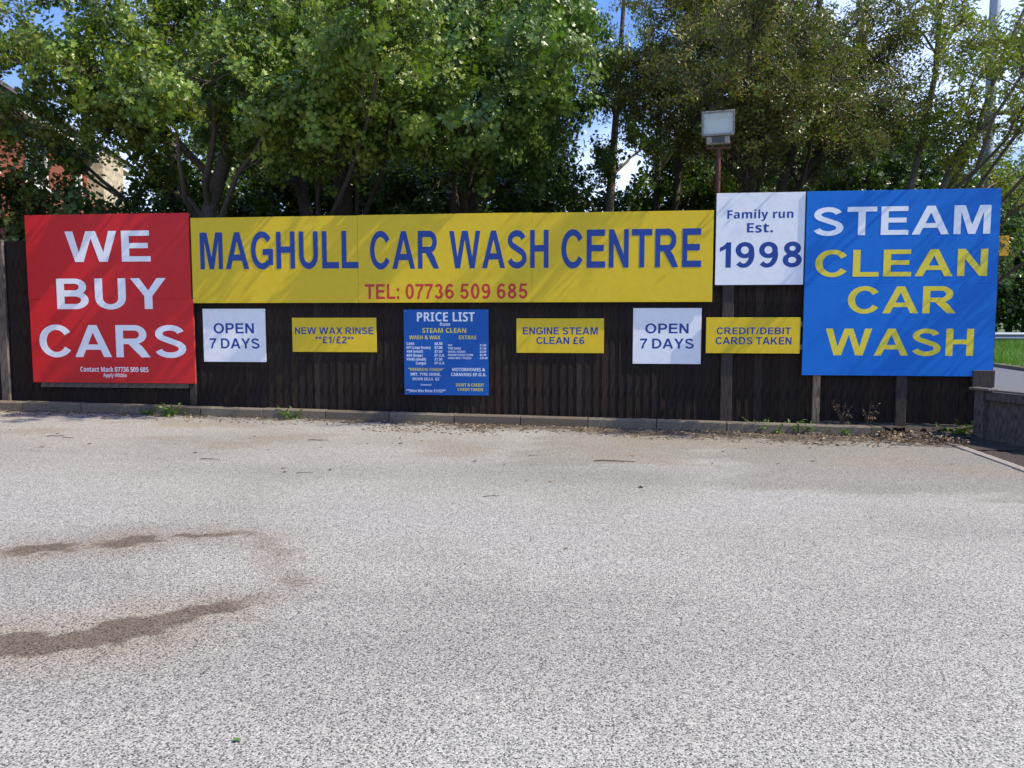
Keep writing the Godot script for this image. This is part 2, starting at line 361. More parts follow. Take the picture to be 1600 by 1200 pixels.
# ---------------------------------------------------------------- setting
func make_camera_and_light():
	var cam := Camera3D.new()
	cam.name = "camera"
	cam.fov = 52.74
	cam.near = 0.05; cam.far = 900.0
	cam.position = Vector3(0, 1.43, 0)
	cam.rotation_degrees.x = -4.74
	add_child(cam)
	cam.current = true
	var env := Environment.new()
	env.background_mode = Environment.BG_SKY
	var sky_mat := ProceduralSkyMaterial.new()
	sky_mat.sky_top_color = Color(0.25, 0.47, 0.82)
	sky_mat.sky_horizon_color = Color(0.74, 0.85, 0.95)
	sky_mat.sky_curve = 0.16
	sky_mat.ground_horizon_color = Color(0.5, 0.5, 0.48)
	sky_mat.ground_bottom_color = Color(0.3, 0.29, 0.27)
	sky_mat.sky_energy_multiplier = 1.0
	sky_mat.sun_angle_max = 8.0
	var cover := Image.create(512, 256, false, Image.FORMAT_RGBA8)
	var f := noise(1.7, FastNoiseLite.TYPE_SIMPLEX_SMOOTH, 5, 12)
	for y in 256:
		for x in 512:
			var up := PI * (0.5 - (y + 0.5) / 256.0)
			var round_ := TAU * (x + 0.5) / 512.0
			var d := Vector3(cos(round_) * cos(up), sin(up) * 1.8, sin(round_) * cos(up))
			var k := smoothstep(-0.12, 0.28, f.get_noise_3dv(d))
			cover.set_pixel(x, y, Color(0.95, 0.96, 1.0, k * 0.8 if up > 0.0 else 0.0))
	sky_mat.sky_cover = ImageTexture.create_from_image(cover)
	sky_mat.sky_cover_modulate = Color(0.8, 0.8, 0.8)
	var sky := Sky.new()
	sky.sky_material = sky_mat
	env.sky = sky
	env.tonemap_mode = Environment.TONE_MAPPER_LINEAR
	env.tonemap_exposure = 1.5
	env.sdfgi_enabled = true; env.ssao_enabled = true; env.ssil_enabled = true
	var we := WorldEnvironment.new()
	we.name = "environment"
	we.environment = env
	add_child(we)
	var sun := DirectionalLight3D.new()
	sun.name = "sun"
	sun.light_energy = 1.5
	sun.light_angular_distance = 0.5
	sun.light_color = Color(1.0, 0.955, 0.88)
	sun.shadow_enabled = true
	add_child(sun)
	var to_sun := (fence_frame.basis * Vector3(0.68, 0.72, 0.097)).normalized()
	sun.look_at_from_position(to_sun * 30.0, Vector3.ZERO, Vector3.UP)

func lines_of(a: float, b: float, fine_a: float, fine_b: float, step: float, fine: float) -> PackedFloat32Array:
	var r := PackedFloat32Array()
	var p := a
	while p < b:
		r.append(p)
		p += fine if p > fine_a and p < fine_b else step
	r.append(b)
	return r

const STAIN := [   # x, z, half width, depth of colour, of the dried-up puddle's rim
	[-3.60, -4.36, 0.05, 0.35], [-3.10, -4.44, 0.05, 0.45], [-2.88, -4.57, 0.065, 0.9], [-2.74, -4.65, 0.05, 0.8], [-2.58, -4.72, 0.05, 0.45], [-2.42, -4.79, 0.075, 0.95], [-2.30, -4.86, 0.05, 0.75],
	[-2.20, -4.93, 0.04, 0.35], [-2.10, -4.93, 0.045, 0.75], [-1.98, -4.97, 0.05, 0.8], [-1.84, -5.01, 0.04, 0.6], [-1.68, -4.96, 0.045, 0.55], [-1.56, -4.82, 0.045, 0.55], [-1.45, -4.62, 0.045, 0.55],
	[-1.36, -4.42, 0.04, 0.5], [-1.27, -4.22, 0.035, 0.45], [-1.17, -4.06, 0.04, 0.6], [-1.21, -3.93, 0.05, 0.4], [-1.32, -3.80, 0.05, 0.55], [-1.47, -3.66, 0.07, 0.9], [-1.62, -3.54, 0.06, 0.7],
	[-1.72, -3.42, 0.10, 0.95], [-1.86, -3.32, 0.09, 1.0], [-1.98, -3.25, 0.055, 0.85], [-2.14, -3.22, 0.085, 1.0], [-2.34, -3.16, 0.10, 1.0], [-2.70, -3.02, 0.10, 1.0], [-3.2, -2.9, 0.1, 1.0]]

func stain_at(p: Vector2, wob: FastNoiseLite) -> Vector2:
	if p.x > -0.7 or p.x < -4.0 or p.y < -5.6 or p.y > -2.4: return Vector2.ZERO
	var dark := 0.0; var halo := 0.0
	var q := p + Vector2(wob.get_noise_2d(p.x * 30.0, p.y * 30.0), wob.get_noise_2d(p.x * 30.0 + 90.0, p.y * 30.0)) * 0.10
	for k in STAIN.size() - 1:
		var a := Vector2(STAIN[k][0], STAIN[k][1]); var b := Vector2(STAIN[k + 1][0], STAIN[k + 1][1])
		var s := clampf((q - a).dot(b - a) / (b - a).length_squared(), 0.0, 1.0)
		var d := q.distance_to(a.lerp(b, s))
		var w: float = 1.55 * lerpf(STAIN[k][2], STAIN[k + 1][2], s)
		var deep: float = lerpf(STAIN[k][3], STAIN[k + 1][3], s)
		dark = maxf(dark, (1.0 - smoothstep(w * 0.85, w * 1.1, d)) * smoothstep(0.42, 0.8, deep))
		halo = maxf(halo, (1.0 - smoothstep(w * 0.6, w * 4.2, d)) * deep)
	return Vector2(dark, halo)

func make_ground():
	# the country round about, one sheet to the horizon
	var s := Shape.new()
	s.quad(Vector3(-400, -0.32, 400), Vector3(400, -0.32, 400), Vector3(400, -0.32, -400), Vector3(-400, -0.32, -400))
	structure("ground", s.mesh(), mats["meadow"])
	# the yard
	var xs := lines_of(-15.0, 5.34, -3.7, -1.0, 0.07, 0.022)
	var zs := lines_of(-11.9, -1.6, -5.3, -2.7, 0.06, 0.022)
	zs.append_array([-0.5, 2.0, 6.0, 14.0])
	var wide := noise(0.35, FastNoiseLite.TYPE_SIMPLEX_SMOOTH, 4, 71)
	var fine := noise(3.0, FastNoiseLite.TYPE_SIMPLEX_SMOOTH, 4, 72)
	var wob := noise(0.12, FastNoiseLite.TYPE_SIMPLEX_SMOOTH, 3, 73)
	var v := PackedVector3Array(); var n := PackedVector3Array(); var c := PackedColorArray(); var t := PackedVector2Array(); var ix := PackedInt32Array()
	var nx := xs.size()
	var up := Vector3(-SLOPE, 1, 0).normalized()
	var inverse := fence_frame.affine_inverse()
	for z in zs:
		for x in xs:
			var p := Vector3(x, ground_y(x), z)
			v.append(p); n.append(up); t.append(Vector2(x, z) / 1.85)
			var k := 0.95 + 0.22 * wide.get_noise_2d(x, z) + 0.14 * wide.get_noise_2d(x * 0.3 + 40.0, z * 2.0)
			var col := Color(k, k * 0.985, k * 0.965)
			# the older, browner tarmac towards the far right, worn through in streaks
			var old := smoothstep(-0.25, 0.2, wide.get_noise_2d(x * 0.9 + 20.0, z * 2.2 + x * 0.8) + 0.30 * (x - 1.6) - 0.42 * maxf(z + 7.6, -0.6))
			if z > -6.2 or x < -0.5: old = 0.0
			col = col.lerp(Color(0.62, 0.585, 0.53), old * 0.62)
			# mud and leaf mould washed up against the kerb, in patches
			var f := inverse * p
			var edge := f.z - 0.27
			var grime := fine.get_noise_2d(x, z * 2.0) + 0.6 * wide.get_noise_2d(x * 2.0 + 9.0, z)
			var reach := 0.24 + 0.10 * wide.get_noise_2d(x * 3.0, 5.0) + (0.5 if f.x > 1.6 else (0.22 if f.x > -0.6 else 0.0))
			var mud := smoothstep(-0.05, 0.3, grime + (reach - edge) * 2.4) * (1.0 if edge < 1.3 else 0.0)
			col = col.lerp(Color(0.25, 0.19, 0.125), clampf(mud, 0.0, 1.0) * 0.9)
			var drift := smoothstep(0.05, 0.4, wide.get_noise_2d(x * 1.3 + 70.0, z * 1.8)) * (1.0 if edge < 2.6 else 0.0)
			col = col.lerp(Color(0.78, 0.68, 0.56), drift * 0.6)
			var st := stain_at(Vector2(x, z), wob)
			col = col.lerp(Color(0.74, 0.60, 0.46), st.y * 0.7)
			col = col.lerp(Color(0.34, 0.25, 0.185), st.x * 0.9)
			c.append(col)
	for j in zs.size() - 1:
		for i in nx - 1:
			var a := j * nx + i
			ix.append_array([a, a + 1, a + nx, a + 1, a + nx + 1, a + nx])
	var arr := []
	arr.resize(Mesh.ARRAY_MAX)
	arr[Mesh.ARRAY_VERTEX] = v; arr[Mesh.ARRAY_NORMAL] = n; arr[Mesh.ARRAY_COLOR] = c; arr[Mesh.ARRAY_TEX_UV] = t; arr[Mesh.ARRAY_INDEX] = ix
	var m := ArrayMesh.new()
	m.add_surface_from_arrays(Mesh.PRIMITIVE_TRIANGLES, arr)
	structure("car_park", m, mats["tarmac"])
	# soil behind the kerb and beside the yard, uneven
	var soil := Shape.new()
	var bumps := noise(1.6, FastNoiseLite.TYPE_SIMPLEX_SMOOTH, 4, 77)
	var patch := func(x0: float, x1: float, z0: float, z1: float, step: float, h: Callable):
		var mx := int((x1 - x0) / step); var mz := int((z1 - z0) / step)
		var first := soil.v.size()
		for j in mz + 1:
			for i in mx + 1:
				var q := Vector2(lerpf(x0, x1, float(i) / mx), lerpf(z0, z1, float(j) / mz))
				soil.v.append(h.call(q)); soil.n.append(Vector3.UP); soil.c.append(Color.WHITE); soil.t.append(q)
		for j in mz:
			for i in mx:
				var a := first + j * (mx + 1) + i
				soil.i.append_array([a, a + 1, a + mx + 1, a + 1, a + mx + 2, a + mx + 1])
	# strip along the fence (in the fence's own directions)
	patch.call(-9.5, 6.6, -0.35, 0.2, 0.08, func(q: Vector2) -> Vector3:
		var w := fence_frame * Vector3(q.x, 0, q.y)
		var rise := 0.07 + 0.03 * bumps.get_noise_2d(q.x * 2.0, q.y * 2.0) + (0.05 if q.x > 4.6 else 0.0)
		return Vector3(w.x, ground_y(w.x) + rise, w.z))
	patch.call(4.7, 6.3, 0.18, 1.3, 0.06, func(q: Vector2) -> Vector3:
		var w := fence_frame * Vector3(q.x, 0, q.y)
		var rise := -0.03 + 0.05 * smoothstep(0.9, 0.1, q.y) + 0.05 * bumps.get_noise_2d(q.x * 3.0, q.y * 3.0) * smoothstep(1.2, 0.2, q.y) + 0.05 * smoothstep(5.0, 5.7, q.x)
		return Vector3(w.x, ground_y(w.x) + rise, w.z))
	patch.call(3.2, 7.4, -9.5, 8.0, 0.1, func(q: Vector2) -> Vector3:
		var inside := q.x < 5.4 - 0.1326 * (q.y + 9.6) + 0.02
		return Vector3(q.x, ground_y(q.x) + (-0.06 if inside else 0.01 + 0.03 * bumps.get_noise_2d(q.x * 2.0, q.y * 2.0)), q.y))
	patch.call(-16.0, 9.0, -17.5, -10.2, 0.5, func(q: Vector2) -> Vector3:
		return Vector3(q.x, -0.06 + 0.05 * bumps.get_noise_2d(q.x, q.y) - (0.2 if (fence_frame.affine_inverse() * Vector3(q.x, 0, q.y)).z > -0.3 else 0.0), q.y))
	structure("soil", soil.mesh(), mats["soil"])
	# the road beyond, running away to the right of the fence
	var along := Vector3(0.21, 0, -0.977).normalized(); var across := Vector3(-along.z, 0, along.x)
	var far_edge := Vector3(15.3, -0.1, -23.1)
	var r := Shape.new()
	var ra := far_edge - along * 30.0; var rb := far_edge + along * 70.0
	r.quad(ra - across * 4.6, ra, rb, rb - across * 4.6)
	structure("road", r.mesh(), mats["asphalt"])
	var marks := Shape.new()
	for k in range(-4, 8):
		var q := far_edge - across * 2.15 + along * (-2.6 + k * 6.0) + Vector3.UP * 0.004
		marks.quad(q - across * 0.06, q + across * 0.06, q + across * 0.06 + along * 2.0, q - across * 0.06 + along * 2.0)
	structure("road_marking", marks.mesh(), mats["road_paint"])
	var kb := Shape.new()
	kb.quad(ra, ra + Vector3.UP * 0.1, rb + Vector3.UP * 0.1, rb)
	kb.quad(ra + Vector3.UP * 0.1, ra + Vector3.UP * 0.1 + across * 0.13, rb + Vector3.UP * 0.1 + across * 0.13, rb + Vector3.UP * 0.1)
	structure("road_kerb", kb.mesh(), mats["kerb_concrete_stained"])
	# grass bank rising to the crash barrier
	var g := Shape.new()
	var e0 := ra + Vector3.UP * 0.1 + across * 0.13; var e1 := rb + Vector3.UP * 0.1 + across * 0.13
	var lift := [[0.0, 0.0], [3.0, 0.10], [6.0, 0.30], [9.0, 0.46], [40.0, 0.5]]
	for k in 4:
		var a: Vector3 = across * lift[k][0] + Vector3.UP * lift[k][1]; var b: Vector3 = across * lift[k + 1][0] + Vector3.UP * lift[k + 1][1]
		g.quad(e0 + a, e0 + b, e1 + b, e1 + a)
	structure("grass_bank", g.mesh(), mats["meadow"])
	var blade := Shape.new()
	for k in 9:
		var a := rng.randf() * TAU; var o := Vector3(rng.randf_range(-0.08, 0.08), 0, rng.randf_range(-0.08, 0.08))
		var tip := o + Vector3(cos(a) * 0.06, rng.randf_range(0.09, 0.17), sin(a) * 0.06)
		var w := Vector3(-sin(a), 0, cos(a)) * 0.008
		blade.tint = Color(0.13, 0.24, 0.035) * rng.randf_range(0.75, 1.3)
		blade.tri(o - w, o + w, tip)
	var spots := []
	for k in 9000:
		var a := rng.randf_range(18.0, 52.0); var b := rng.randf_range(0.1, 9.5)
		var h := 0.0
		for j in 4:
			if b >= lift[j][0] and b < lift[j + 1][0]: h = lerpf(lift[j][1], lift[j + 1][1], (b - lift[j][0]) / (lift[j + 1][0] - lift[j][0]))
		spots.append(Transform3D(Basis(Vector3.UP, rng.randf() * TAU).scaled(Vector3.ONE * rng.randf_range(0.8, 1.8)), e0 + along * a + across * b + Vector3.UP * h))
	var gm := copies("grass", blade.mesh(), mats["leaf_weed"], spots, func(): return Color.WHITE * rng.randf_range(0.8, 1.25), self)
	tag(gm, "bright green mown grass on the bank beyond the road", "grass", "", "stuff")

func copies(called: String, m: Mesh, mat: Material, spots: Array, tint: Callable, parent: Node) -> MultiMeshInstance3D:
	var mm := MultiMesh.new()
	mm.transform_format = MultiMesh.TRANSFORM_3D
	mm.use_colors = true
	mm.mesh = m
	mm.instance_count = spots.size()
	for k in spots.size():
		mm.set_instance_transform(k, spots[k])
		mm.set_instance_color(k, tint.call())
	var o := MultiMeshInstance3D.new()
	o.name = numbered(called) if parent == self else called
	o.multimesh = mm
	o.material_override = mat
	parent.add_child(o, true)
	return o

# ---------------------------------------------------------------- fence, kerb
func make_fence():
	var fence := thing("timber_fence", "tall dark brown timber fence of upright overlapping boards behind the signs", "fence", fence_frame)
	# feather-edged boards: thick left edge lapped over the thin right edge of the board before
	var shapes := []
	for k in 6:
		var s := Shape.new()
		var w := 0.128 + 0.004 * (k % 3)
		var thick := 0.0125 + 0.0015 * (k % 2)
		s.prism(PackedVector2Array([Vector2(0, thick), Vector2(0.004, thick + 0.003), Vector2(w, 0.005), Vector2(w, 0.0), Vector2(0, thick - 0.006)]), 0.0, 1.0)
		# the polygon runs clockwise in x-z seen from above, which faces outwards in x, y, z
		shapes.append(s.mesh())
	var u := -9.2
	while u < 6.18:
		var x := (fence_frame * Vector3(u, 0, 0)).x
		var low := ground_y(x) + 0.095 + rng.randf_range(-0.006, 0.006)
		if u > 4.0: low += 0.05
		var high := 2.585 + rng.randf_range(-0.008, 0.008)
		var b := Basis(Vector3.FORWARD, rng.randf_range(-0.004, 0.004)) * Basis(Vector3.UP, rng.randf_range(-0.012, 0.012))
		b = b * Basis.from_scale(Vector3(1, high - low, 1))
		var m: Material = mats["stained_board_%d" % [0, 1, 2, 3, 0, 1, 3, 4][rng.randi() % 8]]
		part("board", shapes[rng.randi() % 6], m, fence, Transform3D(b, Vector3(u, low, rng.randf_range(-0.001, 0.0015))))
		u += rng.randf_range(0.110, 0.117)
	for y in [0.45, 1.35, 2.25]:
		var s := Shape.new()
		s.bevel_box(Vector3(-9.2, y, -0.06), Vector3(6.25, y + 0.085, -0.012), 0.004)
		part("rail", s.mesh(), mats["dark_post"], fence)
	for p in [[-7.66, 0.13, 2.60, 0.0, 0.05, "weathered_timber"], [2.83, 0.15, 2.45, 0.0, 0.042, "dark_post"], [5.085, 0.135, 2.3, 0.0, 0.05, "dark_post"], [6.12, 0.15, 2.3, -0.08, 0.06, "dark_post"], [-4.70, 0.09, 2.5, 0.0, 0.045, "dark_post"]]:
		var s := Shape.new()
		var low := ground_y((fence_frame * Vector3(p[0], 0, 0)).x) - 0.05
		s.bevel_box(Vector3(p[0], low, 0.016 + p[3]), Vector3(p[0] + p[1], p[2], 0.016 + p[4]), 0.006)
		part("post", s.mesh(), mats[p[5]], fence)
	for p in [-6.0, -2.4, 0.6, 4.0]:
		var s := Shape.new()
		s.bevel_box(Vector3(p, -0.2, -0.16), Vector3(p + 0.1, 2.5, -0.062), 0.006)
		part("post", s.mesh(), mats["dark_post"], fence)
	var cross := Shape.new()
	cross.bevel_box(Vector3(6.0, 0.56, 0.078), Vector3(6.27, 0.78, 0.125), 0.006)
	part("rail", cross.mesh(), mats["dark_post"], fence)

func make_kerb():
	# edging kerbs laid end to end
	var kerb := thing("kerb", "low concrete kerb of separate blocks along the foot of the fence", "kerb", fence_frame)
	var u := -9.0
	while u < 4.85:
		var long := minf(0.912, 4.86 - u)
		var s := Shape.new()
		var poly := PackedVector2Array([Vector2(0.265, -0.12), Vector2(0.265, 0.105), Vector2(0.252, 0.122), Vector2(0.15, 0.125), Vector2(0.14, 0.115), Vector2(0.14, -0.12)])
		poly.reverse()
		s.prism(poly, 0.0, long - 0.009, 0)
		var x := (fence_frame * Vector3(u, 0, 0.2)).x
		var b := Basis(Vector3.BACK, SLOPE + rng.randf_range(-0.004, 0.004)) * Basis(Vector3.UP, rng.randf_range(-0.004, 0.004))
		part("kerb_block", s.mesh(), mats["kerb_concrete" if rng.randf() < 0.6 else "kerb_concrete_stained"], kerb, Transform3D(b, Vector3(u, ground_y(x) + rng.randf_range(-0.004, 0.004), rng.randf_range(-0.006, 0.006))))
		u += 0.915
	# flush edging down the right side of the yard
	var edge := thing("edging", "flush pale concrete edging strip down the right side of the yard", "kerb", Transform3D(Basis(), Vector3(5.4, ground_y(5.4), -9.6)))
	for k in 16:
		var s := Shape.new()
		s.bevel_box(Vector3(-0.055, -0.1, 0.0), Vector3(0.055, 0.014, 0.906), 0.006)
		part("kerb_block", s.mesh(), mats["edging_concrete"], edge, Transform3D(Basis(Vector3.UP, -0.13 + rng.randf_range(-0.01, 0.01)), Vector3(-0.12 * k, rng.randf_range(-0.004, 0.004) + 0.0019 * k, 0.905 * k)))

func make_low_fence():
	var at := Transform3D(Basis(Vector3(0.29, 0, 0.957).normalized(), Vector3.UP, Vector3(-0.957, 0, 0.29).normalized()), Vector3(5.93, ground_y(5.93), -9.72))
	# own axes: x runs along the fence towards the viewer, z faces the yard
	var f := thing("low_fence", "low weathered grey timber fence with capping rail at the right edge of the yard", "fence", at)
	for k in 4:
		var s := Shape.new()
		s.bevel_box(Vector3(k * 1.8 - 0.07, -0.2, -0.05), Vector3(k * 1.8 + 0.07, 0.635, 0.055), 0.006)
		part("post", s.mesh(), mats["low_fence_timber"], f)
		if k < 3:
			var top := Shape.new()
			top.bevel_box(Vector3(k * 1.8 + 0.072, 0.52, -0.02), Vector3(k * 1.8 + 1.728, 0.625, 0.032), 0.004)
			part("rail", top.mesh(), mats["low_fence_timber"], f)
			var low := Shape.new()
			low.bevel_box(Vector3(k * 1.8 + 0.072, -0.02, -0.02), Vector3(k * 1.8 + 1.728, 0.12, 0.03), 0.004)
			part("rail", low.mesh(), mats["low_fence_timber"], f)
			for j in 12:
				var b := Shape.new()
				b.bevel_box(Vector3(k * 1.8 + 0.076 + j * 0.138, 0.0, -0.042), Vector3(k * 1.8 + 0.076 + j * 0.138 + 0.132, 0.6, -0.0215), 0.002)
				part("board", b.mesh(), mats["low_fence_timber"], f)
	var cap := Shape.new()
	cap.bevel_box(Vector3(-0.13, 0.636, -0.07), Vector3(0.16, 0.668, 0.085), 0.005)
	part("post_cap", cap.mesh(), mats["weathered_timber"], f)
	var cap2 := Shape.new()
	cap2.bevel_box(Vector3(0.163, 0.636, -0.05), Vector3(5.5, 0.660, 0.055), 0.005)
	part("capping_rail", cap2.mesh(), mats["weathered_timber"], f)

# ---------------------------------------------------------------- signs
var bold: SystemFont

const V := 0.2      # weight of upright strokes, capitals one unit high
const B := 0.168    # weight of level strokes
const STRAIGHT := {
	"E": [0.75, [[0, 0, 0.75, 0, 0.75, 0.169, 0.2, 0.169, 0.2, 0.43, 0.69, 0.43, 0.69, 0.6, 0.2, 0.6, 0.2, 0.831, 0.73, 0.831, 0.73, 1, 0, 1]]],
	"F": [0.68, [[0, 0, 0.2, 0, 0.2, 0.42, 0.62, 0.42, 0.62, 0.59, 0.2, 0.59, 0.2, 0.831, 0.68, 0.831, 0.68, 1, 0, 1]]],
	"L": [0.70, [[0, 0, 0.7, 0, 0.7, 0.169, 0.2, 0.169, 0.2, 1, 0, 1]]],
	"H": [0.79, [[0, 0, 0.2, 0, 0.2, 0.43, 0.59, 0.43, 0.59, 0, 0.79, 0, 0.79, 1, 0.59, 1, 0.59, 0.6, 0.2, 0.6, 0.2, 1, 0, 1]]],
	"I": [0.2, [[0, 0, 0.2, 0, 0.2, 1, 0, 1]]],
	"T": [0.81, [[0.305, 0, 0.505, 0, 0.505, 0.831, 0.81, 0.831, 0.81, 1, 0, 1, 0, 0.831, 0.305, 0.831]]],
	"M": [0.98, [[0, 0, 0.19, 0, 0.19, 0.78, 0.395, 0, 0.585, 0, 0.79, 0.78, 0.79, 0, 0.98, 0, 0.98, 1, 0.68, 1, 0.49, 0.32, 0.30, 1, 0, 1]]],
	"N": [0.79, [[0, 0, 0.19, 0, 0.19, 0.645, 0.585, 0, 0.79, 0, 0.79, 1, 0.6, 1, 0.6, 0.33, 0.2, 1, 0, 1]]],
	"W": [1.365, [[0, 1, 0.255, 0, 0.475, 0, 0.6825, 0.77, 0.89, 0, 1.11, 0, 1.365, 1, 1.155, 1, 1.005, 0.31, 0.81, 1, 0.555, 1, 0.36, 0.31, 0.21, 1]]],
	"A": [1.0, [[0, 0, 0.215, 0, 0.5, 0.77, 0.5, 1, 0.39, 1], [1, 0, 0.61, 1, 0.5, 1, 0.5, 0.77, 0.785, 0], [0.25, 0.23, 0.75, 0.23, 0.69, 0.395, 0.31, 0.395]]],
	"Y": [0.915, [[0, 1, 0.355, 0.42, 0.355, 0, 0.56, 0, 0.56, 0.42, 0.915, 1, 0.685, 1, 0.46, 0.6, 0.235, 1]]],
	"X": [0.91, [[0, 0, 0.24, 0, 0.455, 0.34, 0.67, 0, 0.91, 0, 0.58, 0.52, 0.885, 1, 0.65, 1, 0.46, 0.7, 0.27, 1, 0.03, 1, 0.335, 0.51]]],
	"K": [0.89, [[0, 0, 0.2, 0, 0.2, 0.295, 0.36, 0.46, 0.63, 0, 0.89, 0, 0.5, 0.61, 0.87, 1, 0.6, 1, 0.2, 0.56, 0.2, 1, 0, 1]]],
	"1": [0.48, [[0.28, 0, 0.48, 0, 0.48, 1, 0.32, 1, 0.2, 0.86, 0.06, 0.79, 0.06, 0.62, 0.28, 0.74]]],
	"7": [0.68, [[0, 0.83, 0.46, 0.83, 0.25, 0.47, 0.11, 0, 0.31, 0, 0.4, 0.4, 0.68, 0.86, 0.68, 1, 0, 1]]],
	"/": [0.42, [[0, 0, 0.14, 0, 0.42, 1, 0.28, 1]]],
	":": [0.2, [[0, 0, 0.2, 0, 0.2, 0.2, 0, 0.2], [0, 0.52, 0.2, 0.52, 0.2, 0.72, 0, 0.72]]],
	"*": [0.42, [[0.165, 0.56, 0.255, 0.56, 0.255, 1, 0.165, 1], [0.0, 0.85, 0.38, 0.63, 0.42, 0.71, 0.04, 0.93], [0.0, 0.71, 0.04, 0.63, 0.42, 0.85, 0.38, 0.93]]]}

func arc(cx: float, cy: float, rx: float, ry: float, a0: float, a1: float) -> Array:
	var r := []
	var k := maxi(6, int(absf(a1 - a0) / 9.0))
	for j in k + 1:
		var a := deg_to_rad(lerpf(a0, a1, float(j) / k))
		r.append(Vector2(cx + rx * cos(a), cy + ry * sin(a)))
	return r

func strokes(ch: String) -> Array:      # [width, polygons, spines] of the round letters and figures
	var stem := [0, 0, V, 0, V, 1, 0, 1]
	var top := 1.0 - B / 2; var low := B / 2
	match ch:
		"O": return [0.97, [], [arc(0.485, 0.5, 0.385, 0.432, 0, 360)]]
		"0": return [0.70, [], [arc(0.35, 0.5, 0.25, 0.432, 0, 360)]]
		"C": return [0.88, [], [arc(0.47, 0.5, 0.37, 0.432, 33, 327)]]
		"G": return [0.94, [[0.74, 0.10, 0.94, 0.10, 0.94, 0.54, 0.74, 0.54], [0.50, 0.375, 0.741, 0.375, 0.741, 0.54, 0.50, 0.54]], [arc(0.48, 0.5, 0.38, 0.432, 38, 315)]]
		"S": return [0.84, [], [arc(0.41, 0.735, 0.29, 0.183, 12, 240) + arc(0.42, 0.27, 0.32, 0.20, 62, -166)]]
		"U": return [0.80, [], [[Vector2(0.1, 1.0), Vector2(0.1, 0.7)] + arc(0.40, 0.37, 0.30, 0.30, 180, 360) + [Vector2(0.7, 0.7), Vector2(0.7, 1.0)]]]
		"D": return [0.88, [stem], [[Vector2(V - 0.002, top), Vector2(0.3, top)] + arc(0.37, 0.5, 0.41, 0.5 - low, 90, -90) + [Vector2(0.3, low), Vector2(V - 0.002, low)]]]
		"B": return [0.83, [stem], [[Vector2(V - 0.002, top)] + arc(0.47, 0.724, 0.21, top - 0.724, 90, -90) + [Vector2(V - 0.002, 0.724 * 2 - top)], [Vector2(V - 0.002, 0.50)] + arc(0.48, 0.292, 0.25, 0.208, 90, -90) + [Vector2(V - 0.002, low)]]]
		"P": return [0.77, [stem], [[Vector2(V - 0.002, top)] + arc(0.44, 0.684, 0.23, top - 0.684, 90, -90) + [Vector2(V - 0.002, 0.684 * 2 - top)]]]
		"R": return [0.92, [stem, [0.33, 0.42, 0.68, 0, 0.92, 0, 0.72, 0.32, 0.58, 0.46]], [[Vector2(V - 0.002, top)] + arc(0.50, 0.706, 0.23, top - 0.706, 90, -90) + [Vector2(V - 0.002, 0.706 * 2 - top)]]]
		"2": return [0.70, [[0.0, 0.0, 0.68, 0.0, 0.68, 0.169, 0.0, 0.169]], [arc(0.345, 0.715, 0.235, 0.205, 175, -30) + [Vector2(0.40, 0.43), Vector2(0.20, 0.25), Vector2(0.12, 0.10)]]]
		"3": return [0.70, [], [arc(0.345, 0.735, 0.215, 0.183, 165, -85), arc(0.345, 0.285, 0.25, 0.205, 88, -168)]]
		"5": return [0.70, [[0.14, 0.84, 0.66, 0.84, 0.66, 1, 0.13, 1], [0.03, 0.45, 0.2, 0.42, 0.28, 0.9, 0.12, 0.95]], [arc(0.35, 0.325, 0.25, 0.245, 128, -165)]]
		"6": return [0.70, [], [arc(0.36, 0.315, 0.245, 0.235, 0, 360), arc(0.40, 0.5, 0.30, 0.425, 48, 195)]]
		"9": return [0.70, [], [arc(0.34, 0.685, 0.245, 0.235, 0, 360), arc(0.30, 0.5, 0.30, 0.425, 228, 375)]]
		"8": return [0.70, [], [arc(0.35, 0.74, 0.21, 0.18, 0, 360), arc(0.35, 0.285, 0.25, 0.205, 0, 360)]]
		"£": return [0.72, [[0.04, 0.0, 0.72, 0.0, 0.72, 0.169, 0.04, 0.169], [0.03, 0.42, 0.56, 0.42, 0.56, 0.55, 0.03, 0.55]], [arc(0.43, 0.74, 0.20, 0.18, 5, 180) + [Vector2(0.25, 0.5), Vector2(0.25, 0.28), Vector2(0.12, 0.10)]]]
	return []

var glyphs := {}

func glyph(ch: String) -> Array:        # [width, triangles]
	if glyphs.has(ch): return glyphs[ch]
	var d: Array = STRAIGHT[ch] + [[]] if STRAIGHT.has(ch) else strokes(ch)
	if d.is_empty():
		glyphs[ch] = []
		return []
	var tris := []       # each a triangle of points with the layer of its piece
	var layer := 0
	for poly in d[1]:
		var pts := PackedVector2Array()
		for k in range(0, poly.size(), 2): pts.append(Vector2(poly[k], poly[k + 1]))
		var ix := Geometry2D.triangulate_polygon(pts)
		for k in range(0, ix.size(), 3): tris.append([pts[ix[k]], pts[ix[k + 1]], pts[ix[k + 2]], layer])
		layer += 1
	for sp in d[2]:
		var left := []; var right := []
		var closed: bool = sp[0].distance_to(sp[-1]) < 0.001
		for k in sp.size():
			var a: Vector2 = sp[maxi(k - 1, 0)]; var b: Vector2 = sp[mini(k + 1, sp.size() - 1)]
			if closed and (k == 0 or k == sp.size() - 1):
				a = sp[-2]; b = sp[1]
			var dir := (b - a).normalized()
			var nor := Vector2(-dir.y, dir.x)
			var w := lerpf(B, V, nor.x * nor.x) * 0.5
			left.append(sp[k] + nor * w); right.append(sp[k] - nor * w)
		for k in sp.size() - 1:
			tris.append([left[k], right[k], right[k + 1], layer]); tris.append([left[k], right[k + 1], left[k + 1], layer])
		layer += 1
	glyphs[ch] = [d[0], tris]
	return glyphs[ch]

